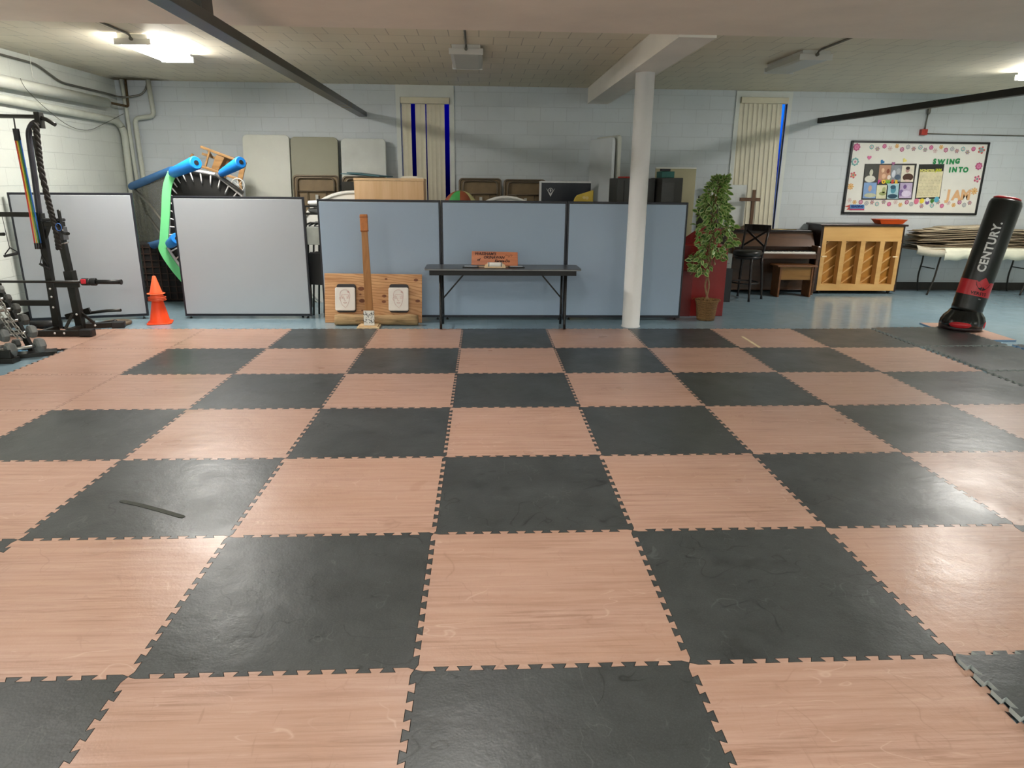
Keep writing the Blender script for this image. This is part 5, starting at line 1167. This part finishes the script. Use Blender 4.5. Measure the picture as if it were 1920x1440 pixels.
# ================================================================== TABLE WITH TAN SHEETS
TX0, TX1, TY0, TY1, TZ = 7.22, 9.66, 2.78, 3.40, .755
t = thing('folding_table', 'long folding table with cream cloth against the wall under the bulletin board', 'table', (8.44, 3.09, 0))
b = MB(); b.prism(rrect(TX1-TX0, TY1-TY0, .06, 5, (TX0+TX1)/2, (TY0+TY1)/2), .03, Matrix.Translation((0, 0, TZ-.035))); b.build('tabletop', P('tan_table', '9A8A72', .5), t, bevel=.004)
for X in (7.62, 9.2):
    for s in (-1, 1):
        b = MB(); yc = 3.1; b.tube(smooth_path([(X-.05*s+.05, yc+s*.16, TZ-.04), (X-.03*s+.03, yc+s*.17, .5), (X-.0, yc+s*.21, .25), (X-.1 if s < 0 else X+.06, yc+s*.25, .0)], 5), .014, 8); b.build('leg', M_dark, t)
    b = MB(); b.tube([(X, 2.92, .42), (X, 3.28, .42)], .009, 8); b.build('cross_tube', M_dark, t)
M_cl = P('cream_cloth', 'E9E6CF', .8, 0, .04, 6)
def cloth(x0, x1, label, drop, bulge, yf_):
    b = MB(); nx = 40; rows = []
    prof = [(TY1-.02, TZ+.004), (3.1, TZ+.006), (TY0+.04, TZ+.006), (yf_, TZ-.0), (yf_-.012, TZ-.03)]
    vs = []
    for i in range(nx+1):
        x = x0+(x1-x0)*i/nx; wv = math.sin(x*19)*.010+math.sin(x*7.3)*.012
        hem = TZ-drop+wv*1.2
        for (y, z) in prof: vs.append((x, y, z))
        vs.append((x+.0, yf_-.018+wv*.5, (TZ+hem)/2)); vs.append((x, yf_-.02+wv, hem))
    k = 7; b.add(vs, [(i*k+j, i*k+j+1, (i+1)*k+j+1, (i+1)*k+j) for i in range(nx) for j in range(k-1)], 0, True)
    o = b.build('tablecloth', M_cl); m_ = o.modifiers.new('thick', 'SOLIDIFY'); m_.thickness = .003
    return tag(o, label, 'tablecloth')
cloth(7.64, 9.0, 'cream paper cloth hanging over the table edge left of and behind the punching bag', .18, 0, TY0-.01)
cloth(9.02, 9.6, 'cream paper cloth hanging over the table edge right of the punching bag', .14, 0, TY0-.01)
b = MB(); nx = 16; vs = []
for i in range(nx+1):
    u = i/nx; x = 7.18+.48*u; zf = TZ+.02-.13*math.sin(u*PI*.6)
    for y, z in ((3.38, TZ+.05*(1-u)), (3.1, TZ+.012), (2.80, TZ+.008-.01*u), (2.75, TZ-.05), (2.77, TZ-.13-.0*u)): vs.append((x-(.05 if y > 3.3 else 0), y, z+(.05*(1-u)**3)))
b.add(vs, [(i*5+j, i*5+j+1, (i+1)*5+j+1, (i+1)*5+j) for i in range(nx) for j in range(4)], 0, True)
o = b.build('folded_cover', P('grey_tan_cover', 'BDB5A2', .7)); o.modifiers.new('thick', 'SOLIDIFY').thickness = .004
tag(o, 'grey-tan cover curling over the left end of the long table', 'cover')
# pile of tan sheets, each bent and fanned
M_tan = [P('tan_sheet_a', 'B5A488', .7, 0, .1, 8), P('tan_sheet_b', '9C8A70', .7, 0, .1, 8), P('tan_sheet_c', 'C9BA9F', .7, 0, .1, 8), P('tan_sheet_d', '6E5E4A', .7, 0, .1, 8)]
random.seed(21)
def sheet(x0, w, y0, d_, z0, up, m, label, grp, rz):
    b = MB(); nx, ny = 22, 5; top = []; bot = []
    for i in range(nx+1):
        u = i/nx
        for j in range(ny+1):
            v = j/ny; half = 1-.16*(1-min(1, u*6))**2
            x = x0+w*u; y = y0+d_*(.5+(v-.5)*half); x_, y_ = x-x0-w/2, y-y0-d_/2
            z = z0+up*math.sin(min(1, u*1.15)*PI*.5)+.005*math.sin(u*7+z0*90)+.003*math.sin(v*5+u*9)
            xx = x_*math.cos(rz)-y_*math.sin(rz)+x0+w/2; yy = x_*math.sin(rz)+y_*math.cos(rz)+y0+d_/2
            top.append((xx, yy, z+.010)); bot.append((xx, yy, z))
    k = ny+1; n = len(top); F = [(i*k+j, i*k+j+1, (i+1)*k+j+1, (i+1)*k+j) for i in range(nx) for j in range(ny)]
    b.add(top+bot, F+[tuple(n+q for q in reversed(f)) for f in F]+[(i*k, (i+1)*k, n+(i+1)*k, n+i*k) for i in range(nx)]+[(i*k+ny, n+i*k+ny, n+(i+1)*k+ny, (i+1)*k+ny) for i in range(nx)]+[(j, n+j, n+j+1, j+1) for j in range(ny)]+[(nx*k+j, nx*k+j+1, n+nx*k+j+1, n+nx*k+j) for j in range(ny)], 0, True)
    return tag(b.build('tan_sheet', m), label, 'folded sheet', grp)
zz = TZ+.012
for k in range(14):
    up = .012+.010*k if k < 9 else .10; z0 = zz+k*.0225
    xs = [7.30, 7.32, 7.74, 7.29, 7.31, 7.34, 7.36, 7.31, 7.28, 7.33, 7.30, 7.38, 7.55, 7.72][k]
    ww = [1.25, 1.3, .98, 1.3, 1.3, 1.3, 1.32, 1.3, 1.32, 1.3, 1.3, 1.2, 1.0, .8][k]
    sheet(xs, ww, 2.90, .44, z0, .03 if k > 4 else .008, M_tan[[1, 3, 2, 3, 1, 0, 3, 1, 0, 3, 1, 0, 2, 2][k]], 'tan folded sheet, %s from the top of the pile left of the punching bag' % ORD[13-k] if k < 13 else 'topmost tan sheet on the pile left of the punching bag', 'tan sheets piled left of the bag', random.uniform(-.03, .03))
for k in range(11):
    sheet(8.80-.01*k, .8, 2.90, .44, zz+k*.026, .0, M_tan[[1, 3, 0, 3, 1, 2, 3, 1, 0, 2, 0][k]], 'tan folded sheet, %s from the top of the pile right of the punching bag' % ORD[10-k], 'tan sheets piled right of the bag', random.uniform(-.03, .03))

# ================================================================== BULLETIN BOARD
BX0, BX1, BZ0, BZ1 = 6.215, 8.51, 1.262, 2.405; bw, bh = BX1-BX0, BZ1-BZ0
t = thing('bulletin_board', 'white bulletin board with black frame, paper flowers and green letters', 'bulletin board', ((BX0+BX1)/2, YB, BZ0))
b = MB(); b.box(BX0, BX1, YB-.02, YB, BZ0, BZ1); b.build('backing_paper', P('cream_paper', 'E3E1D8', .7, 0, .03, 3), t)
b = MB(); fw_ = .028
b.box(BX0-.005, BX0+fw_, YB-.035, YB, BZ0, BZ1); b.box(BX1-fw_, BX1+.005, YB-.035, YB, BZ0, BZ1); b.box(BX0, BX1, YB-.035, YB, BZ0-.005, BZ0+fw_); b.box(BX0, BX1, YB-.035, YB, BZ1-fw_, BZ1+.005); b.build('frame', M_blackpl, t, bevel=.003)
Mb = frame((BX0, YB-.021, BZ0), (1, 0, 0), (0, 0, 1))
# board picture coordinates: homography-free, from the photo crop (u to the right, v up, both 0..1)
def uv(px, py):
    p = at_y(px, py, YB-.021); return (p.x-BX0, p.z-BZ0)
def zc(zx, zy): return uv(1560+zx*310/1920, 250+zy*170/1053)
def flower(zx, zy, r, cols, n=8, pointed=False):
    x, y = zc(zx, zy); b = MB(); poly = []
    for k in range(n*6):
        a = k*2*PI/(n*6); rr = r*(.78+.22*abs(math.cos(a*n/2))) if not pointed else r*(.45+.55*abs(math.cos(a*n/2))**.8)
        poly.append((x+rr*math.cos(a), y+rr*math.sin(a)))
    b.prism(poly, .0015, Mb, 0); b.prism(circ(r*.58, 14, x, y), .0022, Mb, 1); b.prism(circ(r*.25, 10, x, y), .0028, Mb, 2)
    o = b.build('paper_flower', [P('flower_'+c_, c_, .7, 0, .05, 20) for c_ in cols], t); return o
PK, TL, OR, GY, MG = ('B8567E', 'D983A6', 'C96A92'), ('6FA6A2', 'D7D2CC', 'C4798C'), ('D9A45C', 'E0B77A', 'CC9450'), ('9FA6A4', 'C9C6C2', 'A09AA8'), ('A8486E', 'D2A8B8', 'B25A80')
flower(287, 160, .062, PK, 8); flower(268, 330, .066, TL, 8); flower(245, 485, .055, ('C05A6A', 'D98F6A', '4F9A9A'), 5, True); flower(215, 618, .055, OR, 8, True)
flower(1705, 382, .062, PK, 8); flower(1685, 530, .06, ('B8506E', 'E0A0A8', '4F9A9A'), 5, True); flower(1652, 672, .06, OR, 8, True); flower(1735, 195, .062, ('C9605A', '6FA6A2', 'C4798C'), 5, True)
seq = [(TL, 0), (('A8788A', '8FA09A', 'D0A46A'), 1), (PK, 0), (('C9AFAA', 'D8C6BE', 'B79A98'), 1), (OR, 1), (MG, 0), (GY, 0), (('9A7A84', 'B98F98', 'C9A05A'), 1)]
top = [(460, 158), (528, 180), (610, 150), (675, 175), (755, 148), (813, 187), (883, 158), (948, 180), (1027, 162), (1082, 192), (1152, 165), (1198, 202), (1268, 160), (1322, 195), (1396, 180), (1450, 205), (1522, 182), (1573, 220), (1643, 182)]
botm = [(203, 778), (262, 800), (333, 798), (400, 812), (465, 802), (522, 820), (600, 796), (662, 822), (738, 798), (793, 830), (868, 800), (920, 822), (1040, 845), (1160, 838), (1230, 800), (1275, 842), (1352, 808), (1411, 833), (1480, 800), (1534, 832), (1598, 808)]
for i, (x, y) in enumerate(top+botm):
    c_, pt2 = seq[i % 8]; flower(x, y, .038, c_, 6 if pt2 else 8, bool(pt2))
def letters(name, txt, px, py, size, col, rot=0.0, bold=.006, **k):
    x, y = uv(px, py) if px > 1200 else zc(px, py); b = MB(); add_text(b, txt, size, Mb @ Matrix.Translation((x, y, .002)) @ Matrix.Rotation(rot, 4, 'Z'), bold=bold, **k)
    return b.build(name, P('letter_'+col, col, .6, 0, .05, 20), t)
def word(name, txt, pts, size, cols, bold=.006, dz=.002, sh=0.0):
    for i, (ch, (zx, zy)) in enumerate(zip(txt, pts)):
        x, y = zc(zx, zy); b = MB(); add_text(b, ch, size, Mb @ Matrix.Translation((x, y, dz)), bold=bold, shear=sh)
        c_ = cols[i % len(cols)]; b.build(name, P('letter_'+c_, c_, .6, 0, .05, 20), t)
word('paper_letter', 'SWING', [(1190, 328), (1265, 335), (1337, 330), (1390, 332), (1455, 325)], .105, ['1F8A4C'], .007, .006)
word('paper_letter', 'INTO', [(1367, 428), (1420, 425), (1490, 425), (1550, 427)], .105, ['1F8A4C'], .007, .006)
word('paper_letter', 'JAM', [(1350, 720), (1445, 725), (1550, 720)], .21, ['DDAE7E'], .012, .003)
word('quote_mark', '"', [(1305, 680)], .09, ['C9C4B8'], .002, .003); word('quote_mark', '"', [(1612, 668)], .09, ['C9C4B8'], .002, .003)
def heart(zx, zy, r, col, rot):
    x, y = zc(zx, zy); b = MB(); pl = []
    for k in range(24):
        a = k*2*PI/24; hx = 16*math.sin(a)**3; hy = 13*math.cos(a)-5*math.cos(2*a)-2*math.cos(3*a)-math.cos(4*a)
        hx, hy = hx*math.cos(rot)-hy*math.sin(rot), hx*math.sin(rot)+hy*math.cos(rot); pl.append((x+hx*r/16, y+hy*r/16))
    b.prism(list(reversed(pl)), .0055, Mb); b.build('paper_heart', P('heart_'+col, col, .6), t)
heart(433, 282, .036, 'D2709C', 0); heart(583, 332, .036, '1F78B4', -.6); heart(842, 315, .036, 'E3D77A', -.6); heart(712, 350, .03, 'A0628A', 0)
def quad(name, pts, cols, z=.002, th=.001, parent=None):
    b = MB(); b.prism([zc(*p) for p in reversed(pts)], th, Mb @ Matrix.Translation((0, 0, z))); return b.build(name, P('print_'+cols, cols, .5, 0, .12, 12), parent or t)
def rect(name, x0, y0, x1, y1, col, z=.003, parent=None, sk=0): return quad(name, [(x0, y0), (x1, y0), (x1-sk*(y1-y0), y1), (x0-sk*(y1-y0), y1)], col, z, .0008, parent)
def blob(name, zx, zy, rx, ry, col, z, parent):
    x, y = zc(zx, zy); b = MB(); b.prism([(x+p[0]*rx, y+p[1]*ry) for p in circ(1, 18)], .0006, Mb @ Matrix.Translation((0, 0, z))); return b.build(name, P('print_'+col, col, .5, 0, .12, 12), parent)
# collage poster with generic portraits
ps = quad('photo_poster', [(380, 355), (985, 352), (925, 768), (338, 772)], '2A2825', .002)
cells = [(390, 368, 550, 568, '3F3F38'), (552, 368, 688, 558, 'B98A6C'), (690, 368, 812, 560, '8A8F94'), (814, 372, 958, 565, 'DDD6C2'),
         (372, 572, 520, 755, '7FA0CC'), (522, 600, 650, 760, 'D8D8B4'), (640, 580, 790, 760, 'A8CAD2'), (780, 575, 935, 752, 'B8A8C4')]
for x0, y0, x1, y1, c_ in cells: rect('picture', x0, y0, x1, y1, c_, .0032, ps, .10)
for zx, zy, rx, ry, c_, z in ((455, 455, .03, .05, 'C9C8B4', .0042), (440, 530, .09, .055, 'D6D4C6', .0041), (590, 430, .025, .035, 'E0BC9A', .0042), (650, 440, .025, .035, '8A4A30', .0042), (600, 500, .035, .04, 'D9B090', .0041), (660, 510, .03, .035, 'E8D8CC', .0041),
                              (715, 470, .03, .06, 'CDD2DA', .0042), (770, 440, .035, .045, 'A8ACB0', .0042), (760, 510, .05, .04, '4A5C70', .0041), (878, 425, .033, .045, 'B89488', .0044), (880, 405, .035, .025, '3A2C26', .0045), (880, 510, .09, .06, '4A2C1C', .0042), (870, 550, .06, .018, 'D8C2B4', .0044),
                              (440, 640, .03, .05, 'C9A890', .0042), (440, 720, .10, .035, 'B9BCA0', .0041), (585, 700, .06, .03, '9AA468', .0042), (600, 660, .03, .05, 'A9B278', .0042), (710, 655, .045, .06, '4E8FA2', .0043), (708, 625, .046, .032, '28566A', .0044), (700, 730, .085, .035, '24465A', .0043),
                              (845, 620, .028, .035, '6E5488', .0043), (885, 630, .026, .035, 'C8B8D2', .0043), (860, 700, .08, .05, 'D6CCE0', .0042), (800, 690, .04, .05, '7E6A9C', .0041)):
    blob('picture_shape', zx, zy, rx, ry, c_, z, ps)
for i, (ch, zx, c_) in enumerate((('P', 545, 'C23F8E'), ('O', 597, 'EBC22E'), ('W', 648, '7CB82E'), ('E', 700, 'D2452E'), ('R', 745, 'EBC22E'))):
    x, y = zc(zx, 565); b = MB(); add_text(b, ch, .075, Mb @ Matrix.Translation((x, y, .0055)), bold=.006); b.build('poster_letter', P('letter_'+c_, c_, .5), ps)
# number grid poster
ps = quad('grid_poster', [(1010, 360), (1305, 355), (1250, 760), (962, 765)], '23241F', .002)
quad('grid_sheet', [(1018, 450), (1290, 440), (1245, 740), (975, 748)], 'DDD3AE', .003, .0008, ps)
b = MB()
for r_ in range(14):
    for c_ in range(15):
        u, v = (c_+.5)/15, (r_+.5)/14; zx = 1025+u*240-v*40; zy = 490+v*240
        x, y = zc(zx, zy); b.prism([(x-.0035, y-.004), (x+.0035, y-.004), (x+.0035, y+.004), (x-.0035, y+.004)], .0005, Mb @ Matrix.Translation((0, 0, .0042)))
b.build('grid_marks', P('print_grid_ink', '6B6448', .6), ps)
x, y = zc(1105, 435); b = MB(); add_text(b, 'MONSTER', .055, Mb @ Matrix.Translation((x, y, .0045)), bold=.003); b.build('poster_title', P('letter_D8D27A', 'D8D27A', .5), ps)
x, y = zc(1235, 430); b = MB(); add_text(b, 'JAM', .06, Mb @ Matrix.Translation((x, y, .0045)), bold=.004); b.build('poster_title', P('letter_C9CC3A', 'C9CC3A', .5), ps)
for zx, zy, r_, c_ in ((978, 790, .042, 'D2708A'), (1042, 785, .038, 'E6CF3A'), (1105, 770, .03, 'E6E4E6'), (1105, 800, .034, '7A5A96'), (1160, 785, .032, '3F7A34'), (1212, 768, .042, '5AAAC4')):
    blob('coloured_cutout', zx, zy, r_, r_*1.1, c_, .005 if c_ != 'E6E4E6' else .0062, t)
# small reading sign
ps = rect('reading_sign', 208, 828, 375, 875, '4A8CC4', .0025); rect('sign_stripe', 200, 875, 373, 893, 'B03460', .003, ps)
x, y = zc(292, 850); b = MB(); add_text(b, 'READING', .048, Mb @ Matrix.Translation((x, y, .004)), bold=.0035); b.build('sign_lettering', P('letter_14206A', '14206A', .5), ps)
quad('sign_flame', [(145, 850), (208, 828), (205, 885), (165, 888), (195, 860)], 'C2483A', .0032, .0006, ps)

# ================================================================== PUNCHING BAG
M_bag = P('black_bag_vinyl', '1E1F1B', .3, 0, .12, 10, bump=.05); M_bred = P('red_band_vinyl', 'CC2A33', .32, 0, .05, 6)
base = Vector((6.14, .03, .022)); topc = Vector((6.435, .06, 1.57)); ax = (topc-base).normalized()
t = thing('punching_bag', 'black and red freestanding punching bag leaning at the right edge', 'punching bag', base)
Mg = frame(base, Vector((1, 0, -ax.x/ax.z)), Vector((0, 1, -ax.y/ax.z))); 
Rb = .172; Hh = (topc-base).length
b = MB(); b.T = Mg; b.lathe([(.165, .22), (.172, .26), (.168, .3), (Rb, .34), (Rb, Hh-.06), (Rb-.012, Hh-.02), (Rb-.03, Hh-.005), (.01, Hh-.004)], None, 48); bb_ = b.build('bag_body', M_bag, t)
b = MB(); b.T = Mg; b.lathe([(Rb-.028, Hh-.006), (Rb-.03, Hh+.012), (Rb-.06, Hh+.022), (.01, Hh+.02)], None, 40); b.build('red_top', P('red_cap', 'A81E26', .35), t)
# gathered skirt
b = MB(); b.T = Matrix.Translation(base); n = 96; vs = []; prof = [(.165, .24, 0), (.185, .20, .3), (.215, .16, 1), (.235, .11, 1), (.238, .07, .8), (.225, .035, .4), (.20, .02, .1)]
for r_, z, amp in prof:
    for k in range(n):
        a = 2*PI*k/n; rr = r_+amp*.007*math.sin(a*17+1.3*math.sin(a*3)); sh = Vector((ax.x*z*.7, 0, 0)); vs.append((rr*math.cos(a)+sh.x, rr*math.sin(a), z+amp*.006*math.sin(a*11)))
b.add(vs, [(i*n+k, i*n+(k+1) % n, (i+1)*n+(k+1) % n, (i+1)*n+k) for i in range(len(prof)-1) for k in range(n)], 0, True); b.build('gathered_skirt', P('glossy_black_skirt', '181816', .22), t)
b = MB(); b.T = Matrix.Translation(base); b.lathe([(.22, -.0), (.232, .01), (.234, .05), (.2, .06)], None, 40); b.build('base_disc', P('dark_base', '241416', .4), t)
for a0, a1_, z0, z1 in ((-2.75, -1.75, .045, .115), (-.95, -.55, .03, .11)):
    b = MB(); b.T = Matrix.Translation(base); m = 14; vs = []
    for i in range(m+1):
        a = a0+(a1_-a0)*i/m; k = math.sin(PI*i/m)**.4
        zc0 = (z0+z1)/2
        for z in (zc0-(zc0-z0)*k, zc0+(z1-zc0)*k): vs.append((.247*math.cos(a)+ax.x*z*.7, .247*math.sin(a), z))
    b.add(vs, [(2*i, 2*i+2, 2*i+3, 2*i+1) for i in range(m)], 0, True); o = b.build('red_panel', M_bred, t); o.modifiers.new('thick', 'SOLIDIFY').thickness = .006
# red band with shield notch, drawn around the cylinder. angle 0 faces the camera
d2 = (CAM-base); ac = math.atan2(d2.y, d2.x)
def on_bag(u, h, off=.0015):
    """u metres around to the right of the camera-facing line, h metres along the axis."""
    a = ac+u/Rb; r_ = Rb+off; return Mg @ Vector((r_*math.cos(a), r_*math.sin(a), h))
b = MB(); n = 96; vs = []
for k in range(n):
    u = -PI*Rb+2*PI*Rb*k/n; peak = 0
    uu = u-.075
    if -.075 < uu < .075: peak = .05*(1-abs(uu+.0)/.05) if abs(uu) < .05 else 0; peak = max(peak, 0)-.01*(abs(uu) > .05)
    vs += [on_bag(u, .42), on_bag(u, .505), on_bag(u, .60+peak)]
b.add(vs, [(3*k+j, 3*((k+1) % n)+j, 3*((k+1) % n)+j+1, 3*k+j+1) for k in range(n) for j in range(2)], 0, True); rb_ = b.build('red_band', M_bred, t)
def bag_shape(b, pts, off=.003):
    n = len(pts); b.add([on_bag(p[0], p[1], off) for p in pts], [tuple(range(n))])
b = MB()
for s in (-1, 1): bag_shape(b, [(.075+s*.003, .49), (.075+s*.003, .53), (.075+s*.04, .565), (.075+s*.085, .585), (.075+s*.07, .545), (.075+s*.035, .505)])
b.build('wing_emblem', M_ink, rb_)
def bag_text(txt, size, u0, h0, along, mat, name, bold):
    vs, fs = text_geo(txt, size, bold, 0, 1.08); bm = bmesh.new(); vv = [bm.verts.new(v) for v in vs]
    for f in fs:
        try: bm.faces.new([vv[i] for i in f])
        except ValueError: pass
    bmesh.ops.triangulate(bm, faces=bm.faces); bmesh.ops.subdivide_edges(bm, edges=bm.edges, cuts=1, use_grid_fill=True); bm.verts.index_update()
    P_ = [(on_bag(u0-v.co.y, h0+v.co.x, .0035) if along else on_bag(u0+v.co.x, h0+v.co.y, .0035)) for v in bm.verts]
    F_ = [tuple(v.index for v in f.verts) for f in bm.faces]; bm.free()
    b = MB(); b.add(P_, F_); b.build(name, mat, rb_ if name == 'band_lettering' else bb_)
bag_text('CENTURY.', .118, .0, 1.0, True, P('white_bag_print', 'F4F4F0', .5), 'brand_lettering', .004)
bag_text('VERSYS', .05, .06, .452, False, M_ink, 'band_lettering', .0015)
bag_text('VS.1', .016, .09, .39, False, MATS['white_bag_print'], 'small_print', .0)
